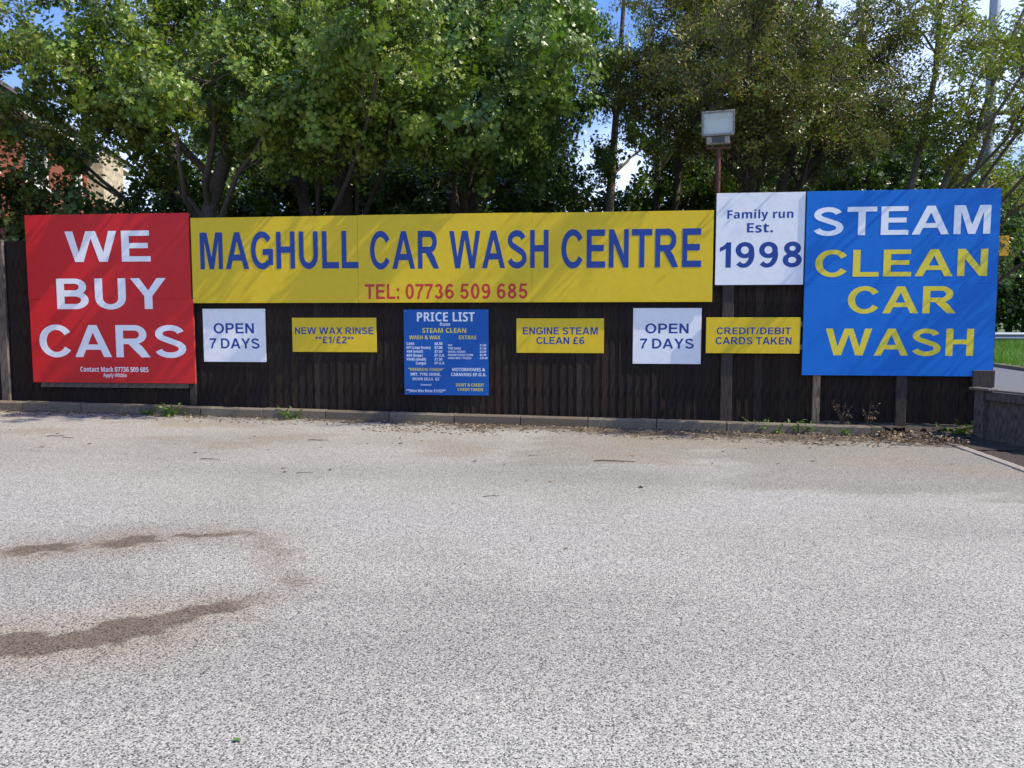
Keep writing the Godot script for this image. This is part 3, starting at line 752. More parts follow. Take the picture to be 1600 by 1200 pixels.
func own_lettering(words: String, x0: float, x1: float, y0: float, y1: float, depth: float, mat: Material, parent: Node) -> bool:
	var pen := 0.0; var placed := []
	for ch in words:
		if ch == " ":
			pen += 0.34
			continue
		var g := glyph(ch)
		if g.is_empty(): return false
		var tight := 0.035 if ch in ["A", "T", "Y", "W", "X", "7", "/", "*"] else (0.06 if ch in ["C", "O", "G", "S"] else 0.085)
		if placed.is_empty(): tight = 0.0
		pen += tight
		placed.append([pen, g])
		pen += g[0] + (0.035 if ch in ["A", "T", "Y", "W", "X", "7", "/", "L", "*"] else (0.06 if ch in ["C", "O", "G", "S", "P", "D", "E", "R"] else 0.085))
	var last: Array = placed[-1]
	var wide: float = last[0] + last[1][0]
	var sx := (x1 - x0) / wide; var sy := y1 - y0
	for p in placed:
		var s := Shape.new()
		for t in p[1][1]:
			var z: float = t[3] * 0.00012
			var a := Vector3(t[0].x * sx, t[0].y * sy, z); var b := Vector3(t[1].x * sx, t[1].y * sy, z); var c := Vector3(t[2].x * sx, t[2].y * sy, z)
			if (b - a).cross(c - a).z < 0: s.tri(a, c, b)
			else: s.tri(a, b, c)
		part("letter", s.mesh(), mat, parent, Transform3D(Basis(), Vector3(x0 + p[0] * sx, y0, depth)))
	return true

func lettering(words: String, x0: float, x1: float, y0: float, y1: float, depth: float, mat: Material, parent: Node, slant := 0.0):
	# flat print scaled to the width and height it has on the sign
	var t := TextMesh.new()
	t.font = bold; t.font_size = 64; t.pixel_size = 0.01; t.depth = 0.0004; t.curve_step = 1.5
	t.horizontal_alignment = HORIZONTAL_ALIGNMENT_LEFT
	t.text = words
	var cap := TextMesh.new()
	cap.font = bold; cap.font_size = 64; cap.pixel_size = 0.01; cap.depth = 0.0004; cap.text = "H"
	var box := t.get_aabb()
	var high := cap.get_aabb()
	var sx := (x1 - x0) / box.size.x
	var sy := (y1 - y0) / high.size.y
	var b := Basis(Vector3(sx, 0, 0), Vector3(slant * sy, sy, 0), Vector3(0, 0, 1))
	part("lettering", t, mat, parent, Transform3D(b, Vector3(x0 - box.position.x * sx, y0 - high.position.y * sy, depth)))

func make_signs():
	bold = SystemFont.new()
	bold.font_names = PackedStringArray(["Droid Sans"])
	bold.font_weight = 700
	var info := {
		"red": ["advertising_board", "large red board reading WE BUY CARS in white at the fence's left end", -7.13, -4.595, 0.51, 2.945, 0.09],
		"yel": ["name_board", "long yellow board reading CAR WASH CENTRE in blue across the fence", -4.59, 2.69, 1.668, 2.872, 0.085],
		"wh": ["date_board", "square white board reading Family run Est. 1998 beside the blue board", 2.722, 3.853, 1.89, 3.088, 0.09],
		"blue": ["advertising_board", "large blue board reading STEAM CLEAN CAR WASH at the fence's right end", 3.868, 6.245, 0.70, 3.09, 0.105],
		"o1": ["notice_board", "white notice reading OPEN 7 DAYS next to the red board", -4.48, -3.54, 0.825, 1.587, 0.035],
		"wax": ["notice_board", "small yellow notice reading NEW WAX RINSE", -3.146, -1.915, 0.974, 1.459, 0.035],
		"price": ["price_board", "square blue price list with white and yellow lettering under the long yellow board", -1.522, -0.323, 0.375, 1.574, 0.035],
		"eng": ["notice_board", "small yellow notice reading ENGINE STEAM CLEAN", 0.065, 1.264, 0.975, 1.449, 0.035],
		"o2": ["notice_board", "white notice reading OPEN 7 DAYS next to the yellow credit card notice", 1.656, 2.564, 0.834, 1.587, 0.035],
		"cr": ["notice_board", "small yellow notice reading CREDIT/DEBIT CARDS TAKEN beside the blue board", 2.619, 3.835, 0.985, 1.461, 0.10]}
	var faces := {"red": "red_vinyl", "yel": "yellow_vinyl", "wh": "white_vinyl", "blue": "blue_vinyl", "o1": "white_vinyl", "wax": "yellow_vinyl", "price": "deep_blue_vinyl", "eng": "yellow_vinyl", "o2": "white_vinyl", "cr": "yellow_vinyl"}
	for key in info:
		var d: Array = info[key]
		var w: float = d[3] - d[2]; var h: float = d[5] - d[4]
		var o := thing(d[0], d[1], "sign", on_fence(d[2], d[4], 0.0))
		var front: float = d[6]
		var thick := 0.018 if front > 0.06 else 0.008
		var sheets := []   # x0, x1, y0, y1, push
		if key == "red":
			sheets = [[0.0, w - 0.02, h * 0.5 + 0.001, h, 0.0], [0.012, w + 0.004, 0.0, h * 0.5 - 0.001, 0.003]]
		elif key == "yel":
			sheets = [[0.0, 2.437, 0.0, h, 0.0], [2.4395, 4.872, 0.0, h + 0.004, 0.003], [4.8745, w, 0.0, h - 0.002, 0.001]]
		elif key == "blue":
			sheets = [[0.0, w, h * 0.5 + 0.001, h, 0.0], [0.0, w, 0.0, h * 0.5 - 0.001, 0.002]]
		else:
			sheets = [[0.0, w, 0.0, h, 0.0]]
		for q in sheets:
			var s := Shape.new()
			s.bevel_box(Vector3(q[0], q[2], front - thick), Vector3(q[1], q[3], front + q[4]), 0.0015)
			part("panel", s.mesh(), mats[faces[key]], o)
			if key in ["red", "blue"]:
				# raw edge of the plywood behind the printed face
				var e := Shape.new()
				e.box(Vector3(q[0] + 0.002, q[2] + 0.004, front - thick - 0.010), Vector3(q[1] - 0.002, q[3] - 0.004, front - thick - 0.0005))
				part("backing", e.mesh(), mats["edge_board"], o)
		if front > 0.06:
			var ys := [0.06, h * 0.5 - 0.04, h - 0.13] if h > 1.5 else [0.05, h - 0.12]
			var rear := front - thick - (0.0105 if key in ["red", "blue"] else 0.0005)
			for y in ys:
				var s := Shape.new()
				var stretch := 0.03 if key == "cr" else -0.03
				s.bevel_box(Vector3(0.03, y, 0.019), Vector3(w + stretch, y + 0.07, rear), 0.003)
				part("batten", s.mesh(), mats["pale_post" if key == "cr" else "weathered_timber"], o)
		if key == "red":
			var s := Shape.new()
			s.bevel_box(Vector3(0.10, -0.075, 0.02), Vector3(w - 0.12, 0.05, 0.055), 0.004)
			part("batten", s.mesh(), mats["weathered_timber"], o)
		if key == "blue":
			var s := Shape.new()
			s.bevel_box(Vector3(4.03 - d[2], -0.64, 0.022), Vector3(4.123 - d[2], 0.3, 0.066), 0.004)
			part("leg", s.mesh(), mats["pale_post"], o)
		if front < 0.06:
			for q in [[0.025, 0.025], [w - 0.025, 0.025], [0.025, h - 0.025], [w - 0.025, h - 0.025]]:
				var s := Shape.new()
				s.lathe(PackedVector2Array([Vector2(0.006, 0.0), Vector2(0.005, 0.002), Vector2(0.0005, 0.003)]), 8)
				part("screw", s.mesh(), mats["galvanised"], o, Transform3D(Basis(Vector3.RIGHT, PI / 2), Vector3(q[0], q[1], front)))
		for t in WORDS:
			if t[0] != key: continue
			var push := 0.0
			if key == "yel": push = 0.003
			elif key == "red": push = 0.003
			elif key == "blue": push = 0.002
			var deep := front + push + 0.0006
			if key == "price" or not own_lettering(t[1], t[2] - d[2], t[3] - d[2], t[4] - d[4], t[5] - d[4], deep, mats["ink_" + t[6]], o):
				lettering(t[1], t[2] - d[2], t[3] - d[2], t[4] - d[4], t[5] - d[4], deep, mats["ink_" + t[6]], o, 0.2 if t[1] == "from" else 0.0)

# ---------------------------------------------------------------- lamp, street furniture
func make_floodlight():
	var f := thing("floodlight", "grey box floodlight on a thin dark red pole behind the white board", "floodlight", on_fence(2.766, ground_y(2.76), -0.12))
	var y := -ground_y(2.76)
	var s := Shape.new()
	s.tube(PackedVector3Array([Vector3(0, -0.1, 0), Vector3(0, 2.0, 0), Vector3(0, 3.72 + y, 0)]), 0.03, 0.028, 10)
	part("pole", s.mesh(), mats["rusty_red"], f)
	var br := Shape.new()
	br.bevel_box(Vector3(-0.17, 3.70 + y, -0.02), Vector3(0.15, 3.722 + y, 0.03), 0.003)
	br.bevel_box(Vector3(-0.17, 3.723 + y, -0.02), Vector3(-0.155, 3.86 + y, 0.03), 0.003)
	br.bevel_box(Vector3(0.135, 3.723 + y, -0.02), Vector3(0.15, 3.86 + y, 0.03), 0.003)
	part("bracket", br.mesh(), mats["rusty_red"], f)
	var tilt := Transform3D(Basis(Vector3.UP, -0.12) * Basis(Vector3.RIGHT, 0.06) * Basis(Vector3.BACK, 0.02), Vector3(-0.02, 3.80 + y, 0.04))
	var gear := Shape.new()
	gear.bevel_box(Vector3(-0.15, -0.045, -0.12), Vector3(0.15, 0.062, 0.05), 0.012)
	var gearbox := part("gear_box", gear.mesh(), mats["lamp_housing"], f, tilt)
	var lb := Shape.new()
	lb.box(Vector3(-0.08, -0.03, 0.0505), Vector3(0.085, 0.052, 0.053))
	part("label_plate", lb.mesh(), mats["lamp_label"], gearbox)
	# housing: four walls round a reflector dish, with a rim in front
	var h := Shape.new()
	var w := 0.205; var y0 := 0.065; var y1 := 0.37
	h.box(Vector3(-w, y0, -0.12), Vector3(w, y1, -0.10))
	h.box(Vector3(-w, y0, -0.0995), Vector3(w, y0 + 0.012, 0.06)); h.box(Vector3(-w, y1 - 0.012, -0.0995), Vector3(w, y1, 0.06))
	h.box(Vector3(-w, y0 + 0.0125, -0.0995), Vector3(-w + 0.012, y1 - 0.0125, 0.06)); h.box(Vector3(w - 0.012, y0 + 0.0125, -0.0995), Vector3(w, y1 - 0.0125, 0.06))
	var hous := part("housing", h.mesh(), mats["lamp_housing"], f, tilt)
	var dish := Shape.new()
	var a := [Vector3(-w + 0.014, y0 + 0.014, 0.05), Vector3(w - 0.014, y0 + 0.014, 0.05), Vector3(w - 0.014, y1 - 0.014, 0.05), Vector3(-w + 0.014, y1 - 0.014, 0.05)]
	var b := [Vector3(-w + 0.06, y0 + 0.07, -0.08), Vector3(w - 0.06, y0 + 0.07, -0.08), Vector3(w - 0.06, y1 - 0.07, -0.08), Vector3(-w + 0.06, y1 - 0.07, -0.08)]
	dish.quad(b[0], b[1], b[2], b[3])
	for k in 4: dish.quad(a[k], a[(k + 1) % 4], b[(k + 1) % 4], b[k])
	part("reflector", dish.mesh(), mats["lamp_reflector"], hous)
	var rim := Shape.new()
	rim.bevel_box(Vector3(-w - 0.006, y0 - 0.006, 0.0605), Vector3(w + 0.006, y0 + 0.02, 0.078), 0.003); rim.bevel_box(Vector3(-w - 0.006, y1 - 0.02, 0.0605), Vector3(w + 0.006, y1 + 0.006, 0.078), 0.003)
	rim.bevel_box(Vector3(-w - 0.006, y0 + 0.0205, 0.0605), Vector3(-w + 0.02, y1 - 0.0205, 0.078), 0.003); rim.bevel_box(Vector3(w - 0.02, y0 + 0.0205, 0.0605), Vector3(w + 0.006, y1 - 0.0205, 0.078), 0.003)
	part("rim", rim.mesh(), mats["lamp_housing"], hous)
	var glass := Shape.new()
	glass.box(Vector3(-w + 0.015, y0 + 0.015, 0.0535), Vector3(w - 0.015, y1 - 0.015, 0.0565))
	part("glass", glass.mesh(), mats["lamp_glass"], hous)

func make_street():
	var col := thing("lamp_column", "tall galvanised street lamp column rising behind the blue board", "lamp post", Transform3D(Basis(), Vector3(8.72, -0.15, -14.5)))
	var s := Shape.new()
	s.lathe(PackedVector2Array([Vector2(0.12, 0.0), Vector2(0.12, 1.4), Vector2(0.115, 1.45), Vector2(0.098, 1.55), Vector2(0.092, 5.0), Vector2(0.085, 9.4), Vector2(0.01, 9.42)]), 20)
	part("shaft", s.mesh(), mats["galvanised"], col)
	var arm := Shape.new()
	arm.tube(PackedVector3Array([Vector3(0, 9.3, 0), Vector3(0.3, 9.7, -0.1), Vector3(1.0, 9.95, -0.3), Vector3(1.6, 10.0, -0.5)]), 0.045, 0.035, 10)
	part("arm", arm.mesh(), mats["galvanised"], col)
	var head := Shape.new()
	head.bevel_box(Vector3(1.5, 9.93, -0.64), Vector3(2.15, 10.07, -0.38), 0.04)
	part("lantern", head.mesh(), mats["lamp_housing"], col)
	# diversion arrow strapped to the column
	var sg := thing("arrow_sign", "small amber sign with a black arrow strapped to the lamp column", "road sign", Transform3D(Basis(Vector3.UP, -0.15), Vector3(8.86, 2.60, -14.37)))
	var p := Shape.new()
	p.bevel_box(Vector3(-0.26, 0.0, -0.004), Vector3(0.235, 0.365, 0.0), 0.001)
	part("plate", p.mesh(), mats["sign_amber"], sg)
	var ar := Shape.new()
	ar.box(Vector3(-0.18, 0.165, 0.001), Vector3(0.10, 0.20, 0.003))
	ar.prism(PackedVector2Array([Vector2(0.185, 0.1825), Vector2(0.085, 0.262), Vector2(0.07, 0.225), Vector2(0.115, 0.1825), Vector2(0.07, 0.14), Vector2(0.085, 0.103)]), 0.001, 0.003, 2)
	part("arrow", ar.mesh(), mats["sign_black"], sg)
	for y in [0.06, 0.28]:
		var st := Shape.new()
		st.box(Vector3(-0.25, y, -0.03), Vector3(-0.02, y + 0.025, -0.0045))
		part("strap", st.mesh(), mats["galvanised"], sg)
	# crash barrier at the top of the bank
	var along := Vector3(0.98, 0, 0.2).normalized()
	var gr := thing("crash_barrier", "galvanised steel crash barrier along the top of the grass bank", "barrier", Transform3D(Basis(along, Vector3.UP, along.cross(Vector3.UP)), Vector3(13.5, 0.28, -35.0)))
	var beam := Shape.new()
	var prof := PackedVector2Array([Vector2(0.0, 0.30), Vector2(0.05, 0.33), Vector2(0.08, 0.37), Vector2(0.05, 0.42), Vector2(0.0, 0.45), Vector2(0.05, 0.48), Vector2(0.08, 0.53), Vector2(0.05, 0.58), Vector2(0.0, 0.61)])
	for k in prof.size() - 1:
		beam.quad(Vector3(0, prof[k].y, prof[k].x), Vector3(26, prof[k].y, prof[k].x), Vector3(26, prof[k + 1].y, prof[k + 1].x), Vector3(0, prof[k + 1].y, prof[k + 1].x))
	part("beam", beam.mesh(), mats["galvanised"], gr)
	for k in 9:
		var post := Shape.new()
		post.bevel_box(Vector3(k * 3.0 + 0.4, -0.4, -0.12), Vector3(k * 3.0 + 0.5, 0.6, -0.005), 0.005)
		part("post", post.mesh(), mats["galvanised"], gr)

func make_house():
	# brick house end seen between the trees on the left; own x runs along the facade away from the viewer
	var along := Vector3(-0.16, 0, -0.987).normalized()
	var out := Vector3.UP.cross(along) * -1.0
	if out.x < 0: out = -out
	var h := thing("brick_house", "red brick house with white windows half hidden behind the left trees", "house", Transform3D(Basis(along, Vector3.UP, out), Vector3(-9.35, -0.1, -12.6)))
	var add := func(called: String, lo: Vector3, hi: Vector3, m: String, parent: Node) -> Node:
		var s := Shape.new()
		s.box(lo, hi)
		return part(called, s.mesh(), mats[m], parent)
	# along x: mirrored basis is avoided because out = up x along or its opposite; boxes do not care
	var wins := [[1.1, 2.3], [3.6, 4.8], [6.1, 6.75]]
	add.call("wall", Vector3(-3.0, 0, -6.0), Vector3(9.5, 4.35, -0.02), "house_brick", h)
	var x := -3.0
	for w in wins:
		add.call("wall", Vector3(x, 4.353, -6.0), Vector3(w[0], 5.55, -0.02), "house_brick", h)
		add.call("wall", Vector3(w[0] + 0.002, 4.353, -6.0), Vector3(w[1] - 0.002, 5.55, -0.3), "house_brick", h)
		x = w[1]
		var f: Node = add.call("window", Vector3(w[0] + 0.004, 4.356, -0.14), Vector3(w[1] - 0.004, 4.43, -0.06), "white_upvc", h)
		add.call("frame", Vector3(w[0] + 0.004, 5.47, -0.14), Vector3(w[1] - 0.004, 5.546, -0.06), "white_upvc", f)
		for q in [w[0] + 0.004, (w[0] + w[1]) * 0.5 - 0.035, w[1] - 0.074]:
			add.call("frame", Vector3(q, 4.432, -0.14), Vector3(q + 0.07, 5.468, -0.06), "white_upvc", f)
		add.call("pane", Vector3(w[0] + 0.01, 4.434, -0.11), Vector3(w[1] - 0.01, 5.466, -0.10), "window_glass", f)
		add.call("sill", Vector3(w[0] - 0.05, 4.28, -0.018), Vector3(w[1] + 0.05, 4.352, 0.06), "white_upvc", f)
	add.call("wall", Vector3(x, 4.353, -6.0), Vector3(9.5, 5.55, -0.02), "house_brick", h)
	add.call("rendered_bay", Vector3(6.95, 4.4, -0.018), Vector3(8.5, 5.75, 0.35), "house_render", h)
	add.call("bay_base", Vector3(6.95, 0.0, -0.018), Vector3(8.5, 4.397, 0.32), "house_brick", h)
	add.call("downpipe", Vector3(8.6, 0.0, 0.0), Vector3(8.68, 5.5, 0.08), "white_upvc", h)
	add.call("fascia", Vector3(-3.2, 5.553, -0.02), Vector3(9.7, 5.75, 0.30), "white_upvc", h)
	var r := Shape.new()
	r.prism(PackedVector2Array([Vector2(0.42, 5.755), Vector2(-3.0, 8.0), Vector2(-6.4, 5.755)]), -3.3, 9.8, 0)
	var roof := part("roof", r.mesh(), mats["roof_tile"], h)
	add.call("chimney", Vector3(4.0, 7.3, -3.3), Vector3(4.7, 9.0, -2.6), "house_brick", roof)

# ---------------------------------------------------------------- plants
func leaf_outline(kind: String) -> PackedVector2Array:
	if kind == "lobed":
		return PackedVector2Array([Vector2(0, 0), Vector2(0.22, 0.02), Vector2(0.50, 0.22), Vector2(0.30, 0.36), Vector2(0.46, 0.66), Vector2(0.18, 0.62), Vector2(0, 1.0)])
	if kind == "ivy":
		return PackedVector2Array([Vector2(0, 0), Vector2(0.34, 0.12), Vector2(0.40, 0.45), Vector2(0.18, 0.72), Vector2(0, 1.0)])
	return PackedVector2Array([Vector2(0, 0), Vector2(0.24, 0.25), Vector2(0.26, 0.55), Vector2(0, 1.0)])

func add_leaf(s: Shape, at: Vector3, dir: Vector3, up: Vector3, size: float, kind: String, wide := 1.0):
	var side := dir.cross(up).normalized()
	var face := side.cross(dir).normalized()
	var half := leaf_outline(kind)
	var fold := rng.randf_range(0.1, 0.35); var droop := rng.randf_range(0.0, 0.35)
	for sgn in [-1.0, 1.0]:
		var pts := []
		for q in half:
			pts.append(at + (dir * q.y + side * q.x * sgn * wide + face * (absf(q.x) * fold - q.y * q.y * droop)) * size)
		for k in range(1, pts.size() - 1):
			if sgn > 0: s.tri(pts[0], pts[k], pts[k + 1])
			else: s.tri(pts[0], pts[k + 1], pts[k])

func sprig(kind: String, count: int, length: float, size: float, tones: Array, wide := 1.0) -> ArrayMesh:
	var s := Shape.new()
	for k in count:
		var f := (k + 0.5) / count
		var a := k * 2.4 + rng.randf_range(-0.5, 0.5)
		var at := Vector3(rng.randf_range(-0.02, 0.02), length * f, rng.randf_range(-0.02, 0.02))
		var out := Vector3(cos(a), rng.randf_range(-0.15, 0.75), sin(a)).normalized()
		var stalk := at + out * size * rng.randf_range(0.35, 0.9)
		var tone: Color = tones[rng.randi() % tones.size()]
		s.tint = tone * rng.randf_range(0.82, 1.18)
		s.tint.a = 1.0
		var dir := (out + Vector3(rng.randf_range(-0.4, 0.4), rng.randf_range(-0.75, 0.1), rng.randf_range(-0.4, 0.4))).normalized()
		var up := (Vector3.UP + Vector3(rng.randf_range(-0.6, 0.6), 0, rng.randf_range(-0.6, 0.6))).normalized()
		add_leaf(s, stalk, dir, up, size * rng.randf_range(0.7, 1.2), kind, wide)
	s.tint = Color(0.10, 0.085, 0.05)
	s.tube(PackedVector3Array([Vector3.ZERO, Vector3(0, length * 0.5, 0.01), Vector3(0, length, 0)]), 0.005, 0.002, 3)
	return s.mesh()

func bend(a: Vector3, b: Vector3, sag: Vector3, count: int) -> PackedVector3Array:
	var r := PackedVector3Array()
	for k in count + 1:
		var f := float(k) / count
		var kink := Vector3(rng.randf_range(-1, 1), rng.randf_range(-1, 1), rng.randf_range(-1, 1)) * (a.distance_to(b) * 0.025 if k > 0 and k < count else 0.0)
		r.append(a.lerp(b, f) + sag * 4.0 * f * (1.0 - f) + kink)
	return r

func random_dir() -> Vector3:
	var z := rng.randf_range(-1, 1); var a := rng.randf() * TAU
	return Vector3(sqrt(1 - z * z) * cos(a), z, sqrt(1 - z * z) * sin(a))

func facing(dir: Vector3) -> Basis:
	var y := dir.normalized()
	var x := y.cross(random_dir()).normalized()
	return Basis(x, y, x.cross(y))

# stems: arrays of points, each with a foot and a top radius; lobes: centres and radii of the leafy masses
func plant(called: String, label: String, category: String, group: String, base: Vector3, stems: Array, lobes: Array, bark: String, leaf_mat: String, leaf_mesh: Mesh, fullness: float, scale: float, tint: Callable, twiggy := true) -> Node3D:
	var o := thing(called, label, category, Transform3D(Basis(), base), group)
	var spots := []
	for st in stems:
		var s := Shape.new()
		var pts := PackedVector3Array()
		for p in st[0]: pts.append(p - base)
		s.tube(pts, st[1], st[2], 9, 0.07, int(base.x * 10))
		part("trunk", s.mesh(), mats[bark], o)
	for L in lobes:
		var centre := Vector3(L[0], L[1], L[2]) - base
		var radius: float = L[3]
		# the limb leaves the nearest stem at a point below the lobe
		var from := Vector3.ZERO; var best := 1e9; var thick := 0.05
		for st in stems:
			for k in st[0].size() - 1:
				for q in 5:
					var p: Vector3 = st[0][k].lerp(st[0][k + 1], q / 5.0) - base
					var flat := Vector2(p.x - centre.x, p.z - centre.z).length()
					var want := centre.y - flat * 0.7 - radius * 0.3
					var cost := flat + absf(p.y - want) * 1.5
					if cost < best:
						best = cost; from = p
						thick = lerpf(st[1], st[2], (k + q / 5.0) / (st[0].size() - 1)) * 0.6
		var s := Shape.new()
		var limb := bend(from, centre, Vector3.UP * from.distance_to(centre) * 0.06, 6)
		s.tube(limb, minf(thick, 0.035 + radius * 0.03), 0.014, 6, 0.06)
		var subs := int(20.0 * fullness * pow(radius, 1.6))
		for k in maxi(subs, 4):
			var start: Vector3 = limb[3 + rng.randi() % 4] if rng.randf() < 0.75 else limb[5]
			var tip := centre + random_dir() * Vector3(1.0, 0.85, 1.0) * radius * pow(rng.randf_range(0.25, 1.0), 0.45)
			var br := bend(start, tip, Vector3.UP * rng.randf_range(-0.05, 0.12), 4)
			s.tube(br, 0.011 + radius * 0.004, 0.004, 4)
			var dir := (tip - start).normalized()
			for q in 4:
				var f := rng.randf_range(0.4, 1.0)
				var at: Vector3 = br[mini(int(f * 4), 3)].lerp(br[mini(int(f * 4), 3) + 1], f * 4 - int(f * 4)) if f < 1.0 else tip
				spots.append([at, (dir + random_dir() * 0.9 + Vector3.UP * 0.15)])
			spots.append([tip, dir + random_dir() * 0.3])
			for w in 3:
				var j := 1 + rng.randi() % 3
				var end: Vector3 = br[j] + (dir * 0.5 + random_dir() * 0.9).normalized() * radius * rng.randf_range(0.25, 0.5)
				var tw := bend(br[j], end, Vector3.UP * 0.03, 2)
				if twiggy: s.tube(tw, 0.006, 0.003, 3)
				spots.append([end, (end - br[j]).normalized() + random_dir() * 0.4])
				spots.append([tw[1], (end - br[j]).normalized() + random_dir() * 0.9])
		part("limb", s.mesh(), mats[bark], o)
	var places := []
	for p in spots:
		places.append(Transform3D(facing(p[1]).scaled(Vector3.ONE * scale * rng.randf_range(0.75, 1.25)), p[0]))
	var crown := copies("crown", leaf_mesh, mats[leaf_mat], places, tint, o)
	crown.set_meta("kind", "stuff")
	return o

func make_trees():
	var green := [Color(0.125, 0.195, 0.032), Color(0.15, 0.22, 0.034), Color(0.095, 0.165, 0.032), Color(0.20, 0.245, 0.045)]
	var dark := [Color(0.095, 0.165, 0.04), Color(0.115, 0.185, 0.04), Color(0.075, 0.14, 0.042)]
	var olive := [Color(0.155, 0.165, 0.045), Color(0.125, 0.155, 0.04), Color(0.18, 0.145, 0.055), Color(0.105, 0.145, 0.036)]
	var pale := [Color(0.22, 0.27, 0.05), Color(0.25, 0.28, 0.07), Color(0.18, 0.235, 0.045)]
	var broad_a := sprig("lobed", 24, 0.36, 0.076, green)
	var broad_b := sprig("lobed", 24, 0.34, 0.078, green)
	var broad_dark := sprig("lobed", 23, 0.34, 0.074, [green[0], dark[1], green[2], dark[0]])
	var fine := sprig("oval", 30, 0.34, 0.052, olive)
	var feather := sprig("oval", 22, 0.34, 0.075, pale, 0.7)
	var ivy := sprig("ivy", 15, 0.34, 0.095, dark)
	var vary := func(lo: float, hi: float, warm: float) -> Callable:
		return func() -> Color:
			var k := rng.randf_range(lo, hi); var w := rng.randf_range(0.0, warm)
			return Color(k * (1.0 + w), k, k * (1.0 - w * 0.5))
	var P := func(x: float, y: float, z: float) -> Vector3: return Vector3(x, y, z)
	plant("sycamore_tree", "broad green tree with a pale forked trunk above the red board", "tree", "trees behind the fence", Vector3(-5.35, -0.1, -13.5),
		[[[P.call(-5.35, -0.1, -13.5), P.call(-5.28, 1.8, -13.5), P.call(-5.2, 3.3, -13.5), P.call(-4.95, 4.0, -13.5), P.call(-4.8, 4.5, -13.5)], 0.15, 0.11],
		[[P.call(-4.8, 4.45, -13.5), P.call(-4.88, 5.2, -13.45), P.call(-4.9, 6.2, -13.4), P.call(-5.0, 8.0, -13.4)], 0.09, 0.04],
		[[P.call(-4.8, 4.45, -13.5), P.call(-4.4, 4.85, -13.3), P.call(-3.9, 5.15, -13.0), P.call(-3.4, 5.25, -12.8)], 0.075, 0.035],
		[[P.call(-6.3, -0.1, -14.8), P.call(-6.35, 3.2, -14.9), P.call(-6.4, 4.4, -15.0), P.call(-6.55, 5.2, -14.8), P.call(-7.0, 7.5, -14.0)], 0.16, 0.06]],
		LOBES_LEFT, "bark_grey", "leaf_broad", broad_a, 0.62, 1.0, vary.call(0.85, 1.55, 0.12))
	plant("sycamore_tree", "bright green broad-leaved tree with a thick mottled trunk over the yellow board's left half", "tree", "trees behind the fence", Vector3(-3.05, -0.1, -14.4),
		[[[P.call(-3.05, -0.1, -14.4), P.call(-3.05, 3.0, -14.4), P.call(-3.1, 4.6, -14.2), P.call(-2.9, 6.0, -13.8), P.call(-2.8, 8.0, -13.5)], 0.19, 0.06],
		[[P.call(-3.6, -0.1, -14.1), P.call(-3.65, 3.2, -14.1), P.call(-3.95, 4.8, -14.0), P.call(-4.1, 7.0, -13.6)], 0.15, 0.05]],
		LOBES_MIDLEFT, "bark_brown", "leaf_broad", broad_b, 0.8, 1.0, vary.call(0.9, 1.6, 0.12))
	plant("sycamore_tree", "dense green tree spreading over the middle of the yellow board", "tree", "trees behind the fence", Vector3(-0.9, -0.1, -14.2),
		[[[P.call(-0.9, -0.1, -14.2), P.call(-0.95, 3.2, -14.2), P.call(-0.6, 4.8, -13.9), P.call(-0.3, 6.4, -13.6), P.call(0.0, 8.2, -13.8)], 0.17, 0.05],
		[[P.call(-0.95, 3.0, -14.2), P.call(-1.2, 4.6, -13.6), P.call(-1.3, 6.2, -13.2)], 0.11, 0.04]],
		LOBES_CENTRE, "bark_brown", "leaf_broad", broad_dark, 0.75, 1.0, vary.call(0.95, 1.45, 0.15))
	plant("young_tree", "slender single-stemmed tree against the sky gap above the yellow board", "tree", "trees behind the fence", Vector3(1.68, -0.1, -14.0),
		[[[P.call(1.68, -0.1, -14.0), P.call(1.70, 2.8, -14.0), P.call(1.78, 4.2, -14.0), P.call(1.86, 5.4, -14.0), P.call(1.95, 7.0, -14.0)], 0.10, 0.035]],
		LOBES_SLENDER, "bark_grey", "leaf_broad", broad_dark, 0.5, 0.8, vary.call(0.7, 1.1, 0.15))
	plant("young_tree", "pair of thin dark stems left of the floodlight", "tree", "trees behind the fence", Vector3(2.75, -0.1, -15.0),
		[[[P.call(2.75, -0.1, -15.0), P.call(2.76, 3.6, -15.0), P.call(2.8, 6.6, -15.0)], 0.09, 0.04], [[P.call(3.05, -0.1, -14.8), P.call(3.08, 3.6, -14.8), P.call(3.2, 6.2, -14.8)], 0.09, 0.04]],
		LOBES_PAIR, "bark_brown", "leaf_broad", broad_dark, 0.55, 0.85, vary.call(0.6, 1.0, 0.15))
	plant("hawthorn_tree", "wide olive brown small-leaved tree spreading behind the floodlight", "tree", "trees behind the fence", Vector3(4.1, -0.1, -13.2),
		[[[P.call(4.0, -0.1, -13.2), P.call(3.98, 3.2, -13.1), P.call(3.92, 4.2, -13.0), P.call(3.6, 5.4, -12.7), P.call(3.4, 7.0, -12.8)], 0.09, 0.04],
		[[P.call(4.3, -0.1, -13.2), P.call(4.4, 3.2, -13.2), P.call(4.6, 4.2, -13.0), P.call(4.75, 5.6, -12.6), P.call(4.9, 7.2, -12.6)], 0.10, 0.04],
		[[P.call(4.35, 1.0, -13.2), P.call(4.65, 3.4, -13.1), P.call(5.1, 4.4, -12.9), P.call(5.6, 5.6, -12.6)], 0.07, 0.03]],
		LOBES_HAWTHORN, "bark_brown", "leaf_fine", fine, 0.95, 1.0, vary.call(0.75, 1.4, 0.28))
